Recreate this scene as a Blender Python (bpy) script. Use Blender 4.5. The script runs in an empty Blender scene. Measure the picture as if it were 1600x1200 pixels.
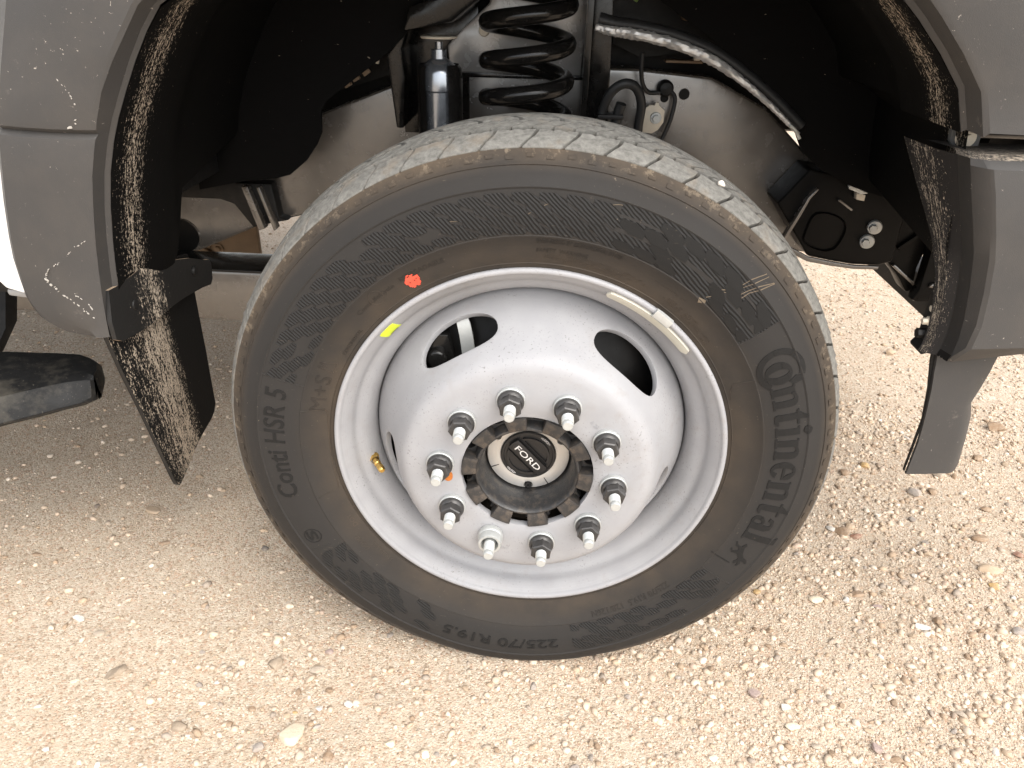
import bpy, bmesh, math, random
import numpy as np
from mathutils import Vector, Matrix
R = math.radians
random.seed(7)
rng = np.random.default_rng(11)
C = bpy.context.scene.collection
SC = bpy.context.scene

# ------------------------------------------------------------------ camera, sky, sun, exposure
cam_d = bpy.data.cameras.new('camera')
cam_d.sensor_width = 36.0
cam_d.lens = 26.1
cam_d.clip_start = 0.02
cam_d.clip_end = 3000
cam = bpy.data.objects.new('camera', cam_d)
C.objects.link(cam)
cr = Vector((0.9982057, 0.05402651, 0.02581689))
cu_ = Vector((-0.04868678, 0.48133618, 0.87518288))
cf = Vector((-0.03485647, 0.87486948, -0.4831029))
mw = Matrix((cr, cu_, -cf)).transposed().to_4x4()
mw.translation = Vector((0.0084, -0.8284, 0.9516))
cam.matrix_world = mw
SC.camera = cam

SUN_EL, SUN_AZ = 50.0, 145.0          # azimuth clockwise from +Y
world = bpy.data.worlds.new('World')
SC.world = world
world.use_nodes = True
wn = world.node_tree.nodes
wl = world.node_tree.links
bg = wn['Background']
sky = wn.new('ShaderNodeTexSky')
sky.sky_type = 'NISHITA'
sky.sun_disc = False
sky.sun_elevation = R(SUN_EL)
sky.sun_rotation = R(SUN_AZ)
sky.air_density = 1.0
sky.dust_density = 2.0
sky.ozone_density = 1.0
hs = wn.new('ShaderNodeHueSaturation')
hs.inputs['Saturation'].default_value = 0.22
wl.new(sky.outputs['Color'], hs.inputs['Color'])
wl.new(hs.outputs['Color'], bg.inputs['Color'])
bg.inputs['Strength'].default_value = 0.15
sun_d = bpy.data.lights.new('sun', 'SUN')
sun_d.energy = 0.8
sun_d.angle = R(60)
sun_d.color = (1.0, 0.93, 0.82)
sun = bpy.data.objects.new('sun', sun_d)
C.objects.link(sun)
sdir = Vector((math.sin(R(SUN_AZ)) * math.cos(R(SUN_EL)), math.cos(R(SUN_AZ)) * math.cos(R(SUN_EL)), math.sin(R(SUN_EL))))
sun.rotation_euler = sdir.to_track_quat('Z', 'Y').to_euler()
sun.location = sdir * 20
vs = SC.view_settings
vs.view_transform = 'Standard'
vs.look = 'None'
vs.exposure = 1.5
vs.gamma = 1.0
vs.use_curve_mapping = False

# ------------------------------------------------------------------ materials
class NT:
    def __init__(s, name):
        s.m = bpy.data.materials.new(name)
        s.m.use_nodes = True
        s.t = s.m.node_tree
        s.n = s.t.nodes
        s.b = s.n['Principled BSDF']
    def new(s, typ, **kw):
        n = s.n.new(typ)
        for k, v in kw.items():
            if k in n.inputs.keys(): s.set(n.inputs[k], v)
            else: setattr(n, k, v)
        return n
    def set(s, sock, v):
        if isinstance(v, bpy.types.NodeSocket): s.t.links.new(v, sock)
        else: sock.default_value = v
    def coord(s, kind='Object'):
        return s.new('ShaderNodeTexCoord').outputs[kind]
    def scaled(s, vec, sc):
        return s.new('ShaderNodeMapping', Vector=vec, Scale=sc).outputs[0]
    def noise(s, vec, scale, detail=4, rough=.55, dist=0.0):
        return s.new('ShaderNodeTexNoise', Vector=vec, Scale=scale, Detail=detail, Roughness=rough, Distortion=dist).outputs['Fac']
    def ramp(s, v, lo, hi, a=0.0, b=1.0):
        n = s.new('ShaderNodeMapRange', Value=v)
        n.inputs[1].default_value = lo; n.inputs[2].default_value = hi
        n.inputs[3].default_value = a; n.inputs[4].default_value = b
        return n.outputs[0]
    def math(s, op, a, b=0.0, c=None):
        n = s.new('ShaderNodeMath', operation=op)
        s.set(n.inputs[0], a); s.set(n.inputs[1], b)
        if c is not None: s.set(n.inputs[2], c)
        return n.outputs[0]
    def mix(s, f, a, b):
        n = s.new('ShaderNodeMix', data_type='RGBA')
        s.set(n.inputs[0], f)
        for i, v in ((6, a), (7, b)):
            if not isinstance(v, bpy.types.NodeSocket): v = tuple(v) + (1.0,) if len(v) == 3 else v
            s.set(n.inputs[i], v)
        return n.outputs[2]
    def bump(s, h, strength=.3, dist=.001, normal=None):
        n = s.new('ShaderNodeBump', Height=h, Strength=strength, Distance=dist)
        if normal is not None: s.set(n.inputs['Normal'], normal)
        return n.outputs[0]
    def done(s, base=None, rough=None, metal=None, spec=None, normal=None):
        def put(k, v):
            if v is None: return
            if not isinstance(v, bpy.types.NodeSocket) and k == 'Base Color': v = tuple(v) + (1.0,)
            s.set(s.b.inputs[k], v)
        put('Base Color', base); put('Roughness', rough); put('Metallic', metal)
        put('Specular IOR Level', spec); put('Normal', normal)
        return s.m

def simple(name, col, rough=.5, metal=0.0, spec=.5, vary=.12, scale=60, bump=0.0, bscale=400, dust=None, dust_amt=.3):
    t = NT(name)
    co = t.coord()
    n = t.noise(co, scale)
    base = t.mix(n, tuple(c * (1 - vary) for c in col), tuple(min(1, c * (1 + vary)) for c in col))
    if dust:
        d = t.ramp(t.noise(co, scale * .5, 6, .7), .5, .75, 0, dust_amt)
        sp = t.ramp(t.noise(co, 330, 2, .6), .66, .72, 0, 1)
        base = t.mix(t.math('MAXIMUM', d, t.math('MULTIPLY', sp, dust_amt)), base, dust)
    nrm = t.bump(t.noise(co, bscale, 3), bump, .0006) if bump else None
    rr = t.ramp(t.noise(co, scale * 1.7), .3, .7, max(.02, rough - .07), min(1, rough + .07))
    return t.done(base, rr, metal, spec, nrm)

MUD = (.60, .515, .41)
MUDD = (.41, .33, .25)

def m_ground():
    t = NT('sand')
    co = t.coord()
    big = t.noise(co, 1.6, 5, .6)
    mid = t.noise(co, 14, 6, .65)
    fine = t.noise(co, 420, 4, .7)
    base = t.mix(t.ramp(big, .35, .68), (.560, .452, .338), (.605, .503, .392))
    base = t.mix(t.ramp(mid, .42, .72, 0, .45), base, (.50, .375, .262))
    vo = t.new('ShaderNodeTexVoronoi', Vector=co, Scale=260.0)
    cell = t.new('ShaderNodeSeparateColor', Color=vo.outputs['Color'])
    base = t.mix(t.ramp(cell.outputs[0], .74, .82, 0, .55), base, (.74, .66, .55))
    base = t.mix(t.ramp(cell.outputs[1], .80, .86, 0, .75), base, (.36, .265, .185))
    base = t.mix(t.ramp(cell.outputs[2], .86, .9, 0, .5), base, (.50, .30, .20))
    h = t.math('ADD', t.math('MULTIPLY', t.ramp(vo.outputs['Distance'], 0, .6, 1, 0), .7), fine)
    return t.done(base, .95, 0, .15, t.bump(h, .8, .0026))

def m_gravel():
    t = NT('gravel_stone')
    a = t.new('ShaderNodeAttribute', attribute_name='Col')
    co = t.coord()
    n = t.noise(co, 900, 3, .6)
    base = t.mix(t.ramp(n, .35, .65, 0, .45), a.outputs['Color'], (.62, .50, .37))
    return t.done(base, .85, 0, .25)

def m_stone():
    t = NT('field_stone')
    oi = t.new('ShaderNodeObjectInfo')
    co = t.coord()
    n = t.noise(co, 90, 6, .65)
    n2 = t.noise(co, 420, 4, .6)
    base = t.mix(t.ramp(n, .35, .7, 0, .55), oi.outputs['Color'], (.53, .43, .33))
    base = t.mix(t.ramp(n2, .58, .72, 0, .35), base, (.17, .12, .09))
    return t.done(base, .8, 0, .3, t.bump(t.math('ADD', n, n2), .5, .002))

def m_rubber(name, lo, hi, dustc, rib=False):
    t = NT(name)
    co = t.coord()
    sx = t.new('ShaderNodeSeparateXYZ', Vector=co)
    rad = t.math('SQRT', t.math('ADD', t.math('MULTIPLY', sx.outputs[0], sx.outputs[0]), t.math('MULTIPLY', sx.outputs[2], sx.outputs[2])))
    n = t.noise(co, 18, 5, .6)
    f = t.noise(co, 700, 3, .6)
    base = t.mix(n, lo, hi)
    # brown dust lies thickest near the bead and on the shoulder
    dz = t.math('MAXIMUM', t.ramp(rad, .315, .268, 0, .55), t.ramp(rad, .375, .398, 0, .85))
    dm = t.math('MULTIPLY', dz, t.ramp(t.noise(co, 11, 5, .65), .30, .62, .15, 1.0))
    if rib: dm = t.math('MULTIPLY', dm, .3)
    base = t.mix(dm, base, dustc)
    if not rib:
        cl = t.math('MULTIPLY', t.ramp(t.noise(co, 75, 5, .75), .54, .62), t.ramp(rad, .386, .396))
        base = t.mix(t.math('MULTIPLY', cl, .5), base, (.22, .175, .125))
    sp = t.ramp(t.noise(co, 260, 2, .7), .70, .76, 0, .35)
    pa = t.ramp(t.noise(co, 7, 3), .5, .62)
    base = t.mix(t.math('MULTIPLY', sp, pa), base, (.30, .24, .18))
    scr = t.ramp(t.noise(t.scaled(co, (40, 900, 420)), 1.0, 3, .7, 1.2), .69, .73, 0, .3)
    base = t.mix(scr, base, (.24, .19, .14))
    h = f
    nrm = t.bump(h, .25, .0006)
    if rib:
        wv = t.new('ShaderNodeTexWave', Vector=co, Scale=115.0, Distortion=2.2, Detail=1.0, wave_type='BANDS', bands_direction='DIAGONAL')
        wv.inputs['Detail Scale'].default_value = .6
        nrm = t.bump(wv.outputs['Fac'], .9, .0011, nrm)
    return t.done(base, t.ramp(n, .3, .7, .66, .82), 0, .22, nrm)

def m_tread():
    t = NT('dusty_tread')
    co = t.coord()
    a = t.new('ShaderNodeAttribute', attribute_name='top')
    oi = t.new('ShaderNodeObjectInfo')
    off = t.new('ShaderNodeVectorMath', operation='SCALE')
    t.set(off.inputs[0], oi.outputs['Location'])
    vm = t.new('ShaderNodeVectorMath', operation='ADD')
    gp = t.new('ShaderNodeNewGeometry').outputs['Position']
    n = t.noise(gp, 130, 5, .7)
    n2 = t.noise(gp, 900, 3, .7)
    n3 = t.noise(gp, 25, 3, .6)
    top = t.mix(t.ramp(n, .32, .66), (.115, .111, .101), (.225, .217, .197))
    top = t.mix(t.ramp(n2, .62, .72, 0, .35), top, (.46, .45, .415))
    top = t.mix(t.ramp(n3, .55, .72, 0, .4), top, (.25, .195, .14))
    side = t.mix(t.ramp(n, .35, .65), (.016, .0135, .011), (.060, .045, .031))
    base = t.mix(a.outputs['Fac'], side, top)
    return t.done(base, .9, 0, .2, t.bump(t.math('ADD', n, n2), .45, .0012))

def m_rim():
    t = NT('wheel_paint')
    co = t.coord()
    n = t.noise(co, 26, 4, .6)
    base = t.mix(t.ramp(n, .3, .7), (.300, .298, .307), (.336, .333, .340))
    sp = t.math('MULTIPLY', t.ramp(t.noise(co, 340, 2, .6), .63, .68, 0, .7), t.ramp(t.noise(co, 13, 3), .42, .6))
    base = t.mix(sp, base, (.16, .15, .145))
    gr = t.math('MULTIPLY', t.ramp(t.noise(co, 55, 6, .7), .50, .72, 0, .55), t.ramp(t.noise(co, 8, 2), .40, .62))
    base = t.mix(gr, base, (.27, .25, .235))
    sx = t.new('ShaderNodeSeparateXYZ', Vector=co)
    rad = t.math('SQRT', t.math('ADD', t.math('MULTIPLY', sx.outputs[0], sx.outputs[0]), t.math('MULTIPLY', sx.outputs[2], sx.outputs[2])))
    rings = t.math('SINE', t.math('MULTIPLY', rad, 2600.0))
    h = t.math('ADD', t.math('MULTIPLY', rings, .14), t.noise(co, 160, 3))
    return t.done(base, t.ramp(n, .3, .7, .42, .55), 0.0, .4, t.bump(h, .10, .0006))

def m_muddy(name, col, rough, along=(3.0, 60.0), prof=((0.0, .35), (.06, .75), (.13, .9), (.2, .35), (.45, .1)), specks=True, hard=.05, spec=.15):
    """black plastic with splashed mud; UV x runs along the splash streaks, UV y across in metres"""
    t = NT(name)
    uv = t.coord('UV')
    sx = t.new('ShaderNodeSeparateXYZ', Vector=uv)
    cr_ = t.new('ShaderNodeValToRGB', Fac=t.math('MULTIPLY', sx.outputs[1], 2.0))
    el = cr_.color_ramp.elements
    while len(el) > 1: el.remove(el[-1])
    first = True
    for p_, v_ in prof:
        e = el[0] if first else el.new(min(1, p_ * 2))
        e.position = min(1, p_ * 2); e.color = (v_, v_, v_, 1); first = False
    amt = cr_.outputs['Color']
    st = t.noise(t.scaled(uv, (along[0] * 3, along[1] * 3, 1)), 1.0, 6, .72, .3)
    st2 = t.noise(t.scaled(uv, (along[0] * 12, along[1] * 5, 1)), 1.0, 5, .7, .2)
    gr = t.noise(t.scaled(uv, (210, 420, 1)), 1.0, 3, .65)
    g2 = t.noise(t.scaled(uv, (420, 700, 1)), 1.0, 2, .6)
    s = t.math('ADD', t.math('ADD', t.math('MULTIPLY', st, .34), t.math('MULTIPLY', st2, .28)), t.math('ADD', t.math('MULTIPLY', gr, .40), t.math('MULTIPLY', g2, .26)))
    thr = t.ramp(amt, 0, 1, .88, .605)
    d = t.math('SUBTRACT', s, thr)
    mask = t.ramp(d, 0, hard, 0, 1)
    if specks:
        sn_ = t.noise(t.scaled(uv, (95, 190, 1)), 1.0, 3, .7, .6)
        dot = t.ramp(sn_, .715, .735)
        mask = t.math('MAXIMUM', mask, t.math('MULTIPLY', dot, t.ramp(amt, .05, .4, .35, .95)))
    n = t.noise(t.scaled(uv, (160, 160, 1)), 1.0, 4)
    base = t.mix(mask, col, t.mix(n, MUDD, MUD))
    rr = t.ramp(mask, 0, 1, rough, .95)
    nrm = t.bump(t.math('ADD', mask, t.math('MULTIPLY', n, .3)), .5, .0015)
    return t.done(base, rr, 0, spec, nrm)

def m_grey_plastic():
    t = NT('grey_plastic')
    co = t.coord()
    n = t.noise(co, 5, 3)
    f = t.noise(co, 900, 2, .6)
    base = t.mix(n, (.043, .0405, .0385), (.054, .0508, .048))
    dn = t.noise(t.scaled(co, (150, 40, 170)), 1.0, 3, .72, .8)
    dot = t.math('MULTIPLY', t.ramp(dn, .685, .71), t.ramp(t.noise(co, 9, 2), .42, .58, .15, 1))
    base = t.mix(t.math('MULTIPLY', dot, .75), base, (.55, .49, .42))
    smear = t.math('MULTIPLY', t.ramp(t.noise(co, 48, 5, .7), .64, .74, 0, .4), t.ramp(t.noise(co, 6, 2), .5, .62))
    base = t.mix(smear, base, (.36, .31, .26))
    film = t.ramp(t.noise(co, 15, 5, .65), .42, .7, 0, .25)
    base = t.mix(film, base, (.09, .077, .064))
    return t.done(base, t.ramp(n, .3, .7, .5, .6), 0, .4, t.bump(f, .28, .0006))

def m_frame(nm='frame_paint', ca=(.075, .066, .057), cb=(.105, .092, .078)):
    t = NT(nm)
    co = t.coord()
    n = t.noise(co, 9, 4)
    base = t.mix(n, ca, cb)
    dr = t.ramp(t.noise(t.scaled(co, (130, 60, 26)), 1.0, 4, .7), .66, .74, 0, .7)
    base = t.mix(dr, base, (.022, .019, .016))
    du = t.ramp(t.noise(co, 30, 5, .7), .40, .75, 0, .28)
    base = t.mix(du, base, (.16, .13, .105))
    t.b.inputs['IOR'].default_value = 1.9
    return t.done(base, t.ramp(t.noise(co, 40, 4), .3, .7, .20, .30), 0, .6, t.bump(t.noise(co, 60, 3), .05, .001))

M = {}
M['ground'] = m_ground()
M['gravel'] = m_gravel()
M['stone'] = m_stone()
M['rubber'] = m_rubber('sidewall_rubber', (.0225, .0208, .0195), (.0325, .0295, .027), (.088, .065, .044))
M['rib'] = m_rubber('ribbed_rubber', (.0155, .015, .0145), (.0235, .0225, .0215), (.055, .042, .03), True)  # base also darkened for the shade between the ribs
M['relief_shade'] = m_rubber('shaded_rubber', (.0105, .010, .0095), (.016, .015, .014), (.050, .037, .026))  # same rubber coloured darker, in place of the letters' own rib shading
M['emboss'] = m_rubber('embossed_rubber', (.026, .024, .022), (.037, .0335, .0305), (.12, .086, .056))
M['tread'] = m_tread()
M['rim'] = m_rim()
M['liner'] = m_muddy('liner_plastic', (.0050, .0047, .0044), .65, (9.0, 70.0), ((0.0, .40), (.025, .56), (.055, .86), (.08, .80), (.11, .42), (.17, .20), (.45, .05)), hard=.035, spec=.08)
M['wall'] = m_muddy('liner_wall_plastic', (.0045, .0042, .004), .75, (12, 60), ((0, .12), (.5, .06)), spec=.06)
M['flap'] = m_muddy('flap_rubber', (.0075, .0072, .007), .55, (8.0, 42.0), ((0, .80), (.04, .74), (.07, .84), (.10, 1.0), (.14, 1.0), (.165, .70), (.185, .25), (.3, .08)), hard=.04)
M['strap'] = m_muddy('strap_plastic', (.014, .0135, .013), .42, (8.0, 42.0), ((0, .25), (.05, .35), (.085, .72), (.12, .95), (.15, .80), (.18, .30), (.22, .2), (.3, .25)), hard=.04, spec=.35)
M['bumper_side'] = m_muddy('bumper_return', (.022, .020, .019), .6, (8.0, 40.0), ((0, .55), (.03, .76), (.08, .74), (.12, .45)), hard=.03)
M['ledge'] = m_muddy('dusty_ledge', (.06, .055, .05), .6, (6.0, 90.0), ((0, 1.0), (.04, .9), (.1, .6)), False, .15)
M['grey'] = m_grey_plastic()
M['frame'] = m_frame()
M['tower'] = m_frame('lit_tower_paint', (.26, .25, .24), (.34, .33, .32))  # lighter copy of the frame paint, brightness put into the colour
M['gloss'] = simple('black_gloss', (.009, .0085, .008), .18, 0, .32, .2, 40, dust=(.05, .04, .03), dust_amt=.10)
M['matte'] = simple('matte_black_paint', (.0075, .007, .0065), .34, 0, .10, .2, 50)
M['groove'] = simple('groove_rubber', (.018, .015, .012), .9, 0, .1, .5, 120, .4, 500)  # darker colour put into the tread grooves to deepen their shade
M['fine'] = m_rubber('fine_lettering', (.019, .0175, .016), (.026, .0235, .0215), (.062, .045, .03))  # darkened rubber stands in for the shadowed edges of small letters
M['mud'] = simple('dried_mud', (.30, .23, .165), .95, 0, .1, .3, 200, .5, 500)
M['smear'] = simple('mud_smear', (.15, .118, .085), .95, 0, .1, .3, 200)
M['black'] = simple('black_plastic', (.012, .0115, .011), .5, 0, .25, .2, 50, .3, 300, dust=(.08, .065, .05), dust_amt=.18)
M['board'] = simple('board_plastic', (.012, .012, .012), .5, 0, .22, .2, 30, .2, 700, dust=(.13, .115, .09), dust_amt=.5)
M['white'] = simple('white_paint', (.78, .77, .75), .25, 0, .5, .03, 8)
M['zinc'] = simple('zinc_plate', (.50, .51, .495), .42, .45, .5, .10, 260, .25, 600)
M['nut'] = simple('dark_nut_steel', (.060, .057, .055), .36, .35, .5, .35, 300, .25, 700)
M['cast'] = simple('cast_hub', (.026, .025, .025), .42, .0, .6, .25, 160, .7, 620, dust=(.17, .13, .09), dust_amt=.4)
M['tooth'] = simple('hub_face_paint', (.034, .031, .029), .55, .0, .4, .2, 120, .3, 500, dust=(.22, .16, .11), dust_amt=.4)
M['alu'] = simple('cast_aluminium', (.60, .585, .56), .42, .75, .5, .08, 70, .25, 900)
M['dial'] = simple('dial_plastic', (.014, .013, .013), .38, 0, .5, .2, 100, .1, 700)
M['silver'] = simple('silver_ink', (.72, .70, .68), .4, .2, .5, .05, 50)
M['brass'] = simple('brass', (.72, .47, .14), .3, .95, .5, .15, 120)
M['yellow'] = simple('yellow_sticker', (.68, .80, .05), .5, 0, .4, .04, 80)
M['beige'] = simple('weight_coating', (.60, .58, .50), .6, 0, .3, .05, 120, .1, 700)
M['red'] = simple('red_paint', (.80, .095, .055), .6, 0, .3, .18, 300)
M['rust'] = simple('rust_stain', (.42, .14, .03), .6, 0, .3, .45, 160)
M['foil'] = simple('foil_sleeve', (.60, .585, .56), .42, .6, .5, .45, 130, 1.0, 160)
M['hose'] = simple('rubber_hose', (.02, .02, .02), .5, 0, .4, .2, 80)
M['steel'] = simple('bracket_steel', (.64, .57, .46), .45, .1, .5, .15, 90)
M['glass'] = simple('dark_glass', (.02, .025, .028), .05, 0, .8, .05, 10)
M['dust_plate'] = simple('dusty_plate', (.22, .155, .10), .6, 0, .3, .35, 18, .2, 90)
M['scuff'] = simple('white_scuff', (.42, .39, .35), .8, 0, .2, .1, 200)
M['pipe'] = simple('satin_tube', (.02, .02, .022), .32, 0, .6, .15, 30)

# ------------------------------------------------------------------ mesh helpers
def link(name, me, mat=None, parent=None, loc=(0, 0, 0), smooth=None, kind=None):
    o = bpy.data.objects.new(name, me)
    C.objects.link(o)
    if mat is not None and not me.materials: me.materials.append(mat)
    if smooth is not None:
        me.shade_smooth()
        me.set_sharp_from_angle(angle=R(smooth))
    o.location = loc
    if parent is not None: o.parent = parent
    if kind: o['kind'] = kind
    return o

def pyd(name, v, f, uv=None):
    me = bpy.data.meshes.new(name)
    me.from_pydata([tuple(map(float, p)) for p in v], [], f)
    if uv is not None:
        l = me.uv_layers.new(name='UVMap')
        idx = np.empty(len(me.loops), dtype=np.int32)
        me.loops.foreach_get('vertex_index', idx)
        l.data.foreach_set('uv', np.asarray(uv, dtype=np.float32)[idx].ravel())
    me.update()
    return me

class MB:
    """collects shapes that belong to one mesh"""
    def __init__(s): s.v = []; s.f = []
    def add(s, v, f):
        o = len(s.v); s.v += [tuple(p) for p in v]; s.f += [tuple(i + o for i in q) for q in f]; return s
    def box(s, a, b, rot=None, c=None):
        x0, y0, z0 = a; x1, y1, z1 = b
        v = [Vector(p) for p in ((x0,y0,z0),(x1,y0,z0),(x1,y1,z0),(x0,y1,z0),(x0,y0,z1),(x1,y0,z1),(x1,y1,z1),(x0,y1,z1))]
        if rot is not None:
            c = Vector(c) if c is not None else (Vector(a) + Vector(b)) / 2
            v = [rot @ (p - c) + c for p in v]
        return s.add(v, [(0,3,2,1),(4,5,6,7),(0,1,5,4),(1,2,6,5),(2,3,7,6),(3,0,4,7)])
    def tube(s, pts, r, n=12, cap=True):
        P = [Vector(p) for p in pts]
        rr = r if hasattr(r, '__len__') else [r] * len(P)
        v = []; f = []
        up = None
        for i, p in enumerate(P):
            d = (P[min(i + 1, len(P) - 1)] - P[max(i - 1, 0)]).normalized()
            if up is None: up = Vector((0, 0, 1)) if abs(d.z) < .9 else Vector((1, 0, 0))
            a = d.cross(up).normalized(); b = a.cross(d).normalized(); up = b
            for k in range(n):
                t = 2 * math.pi * k / n
                v.append(p + (a * math.cos(t) + b * math.sin(t)) * rr[i])
        for i in range(len(P) - 1):
            for k in range(n):
                f.append((i * n + k, i * n + (k + 1) % n, (i + 1) * n + (k + 1) % n, (i + 1) * n + k))
        if cap:
            f.append(tuple(range(n - 1, -1, -1))); f.append(tuple((len(P) - 1) * n + k for k in range(n)))
        return s.add(v, f)
    def lathe(s, prof, n=48, c=(0, 0, 0), axis=Vector((0, 1, 0)), capa=False, capb=False, a0=0.0, a1=2 * math.pi):
        """prof: (radius, distance along axis)"""
        ax = Vector(axis).normalized()
        e1 = ax.cross(Vector((0, 0, 1)))
        e1 = Vector((1, 0, 0)) if e1.length < 1e-4 else e1.normalized()
        e2 = ax.cross(e1)
        full = abs(a1 - a0 - 2 * math.pi) < 1e-6
        m = n if full else n + 1
        v = []; f = []
        for r, h in prof:
            for k in range(m):
                t = a0 + (a1 - a0) * k / n
                v.append(Vector(c) + ax * h + (e1 * math.cos(t) + e2 * math.sin(t)) * r)
        for i in range(len(prof) - 1):
            for k in range(n):
                k2 = (k + 1) % m
                f.append((i * m + k, i * m + k2, (i + 1) * m + k2, (i + 1) * m + k))
        if capa: f.append(tuple(range(m - 1, -1, -1)))
        if capb: f.append(tuple((len(prof) - 1) * m + k for k in range(m)))
        return s.add(v, f)
    def prism(s, poly, y0, y1, map_=None):
        """poly of (x, z) extruded from y0 to y1"""
        n = len(poly)
        v = [(x, y0, z) for x, z in poly] + [(x, y1, z) for x, z in poly]
        if map_: v = [map_(*p) for p in v]
        f = [tuple(range(n)), tuple(range(2 * n - 1, n - 1, -1))] + [(i, n + i, n + (i + 1) % n, (i + 1) % n) for i in range(n)]
        return s.add(v, f)
    def build(s, name, mat, parent=None, smooth=35, bevel=0, loc=(0, 0, 0), kind=None, seg=2):
        me = bpy.data.meshes.new(name)
        me.from_pydata([tuple(map(float, p)) for p in s.v], [], s.f)
        bm = bmesh.new(); bm.from_mesh(me)
        big = [q for q in bm.faces if len(q.verts) > 4]
        bmesh.ops.recalc_face_normals(bm, faces=bm.faces)
        if bevel:
            ed = [e for e in bm.edges if len(e.link_faces) == 2 and e.calc_face_angle(0) > R(30)]
            bmesh.ops.bevel(bm, geom=ed, offset=bevel, segments=seg, affect='EDGES', profile=.6, clamp_overlap=True)
        big = [q for q in bm.faces if len(q.verts) > 4]
        if big: bmesh.ops.triangulate(bm, faces=big)
        bm.to_mesh(me); bm.free()
        return link(name, me, mat, parent, loc, smooth, kind)

def evaluated(o, name, mat):
    dg = bpy.context.evaluated_depsgraph_get()
    me = bpy.data.meshes.new_from_object(o.evaluated_get(dg))
    me.name = name
    return me

def spline(pts, n=8):
    P = [Vector(p) for p in pts]
    out = []
    for i in range(len(P) - 1):
        p0, p1, p2, p3 = P[max(i - 1, 0)], P[i], P[i + 1], P[min(i + 2, len(P) - 1)]
        for k in range(n):
            t = k / n
            out.append(.5 * ((2 * p1) + (p2 - p0) * t + (2 * p0 - 5 * p1 + 4 * p2 - p3) * t * t + (3 * p1 - p0 - 3 * p2 + p3) * t ** 3))
    out.append(P[-1])
    return out

def tagged(o, label, cat, group=None):
    o['label'] = label; o['category'] = cat
    if group: o['group'] = group
    return o

ZC = 0.388
HUB = (0, 0, ZC)
truck = bpy.data.objects.new('pickup_truck', None)
C.objects.link(truck)
tagged(truck, 'white pickup truck with grey wheel arch, standing on a light grey ten-stud front wheel', 'truck')
# ------------------------------------------------------------------ the wheel: tyre
SW = [(.2615,.0050),(.2650,.0038),(.2672,.0030),(.2680,.0016),(.2690,.0022),(.2740,.0000),(.2850,-.0052),(.3030,-.0104),(.3042,-.0116),(.3052,-.0118),(.3062,-.0112),(.3150,-.0130),(.3300,-.0146),(.3450,-.0142),(.3590,-.0126),(.3603,-.0136),(.3613,-.0136),(.3625,-.0122),(.3750,-.0084),(.3826,-.0048),(.3836,-.0056),(.3846,-.0050),(.3856,-.0024),(.3890,-.0004),(.3940,.0022),(.3985,.0046),(.3990,.0085)]
SWR = np.array([p[0] for p in SW]); SWY = np.array([p[1] for p in SW])
def swy(r): return float(np.interp(r, SWR, SWY))
CY = np.array([.006,.012,.020,.045,.0955,.146,.171,.179,.185]); CRR = np.array([.4000,.4046,.4078,.4138,.4185,.4138,.4078,.4046,.4000])
def crown(y): return float(np.interp(y, CY, CRR))
prof = [(.2560,.1000),(.2575,.0300),(.2612,.0150),(.2628,.0100),(.2622,.0066)] + SW
for y in np.linspace(.02, .171, 9): prof.append((crown(y) - .012, float(y)))
prof += [(r, .191 - y) for r, y in reversed(SW)] + [(.2628,.181),(.2575,.161),(.2560,.1000)]
b = MB().lathe(prof, 240)
tyre = b.build('tyre', M['rubber'], truck, 40, loc=HUB)

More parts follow.
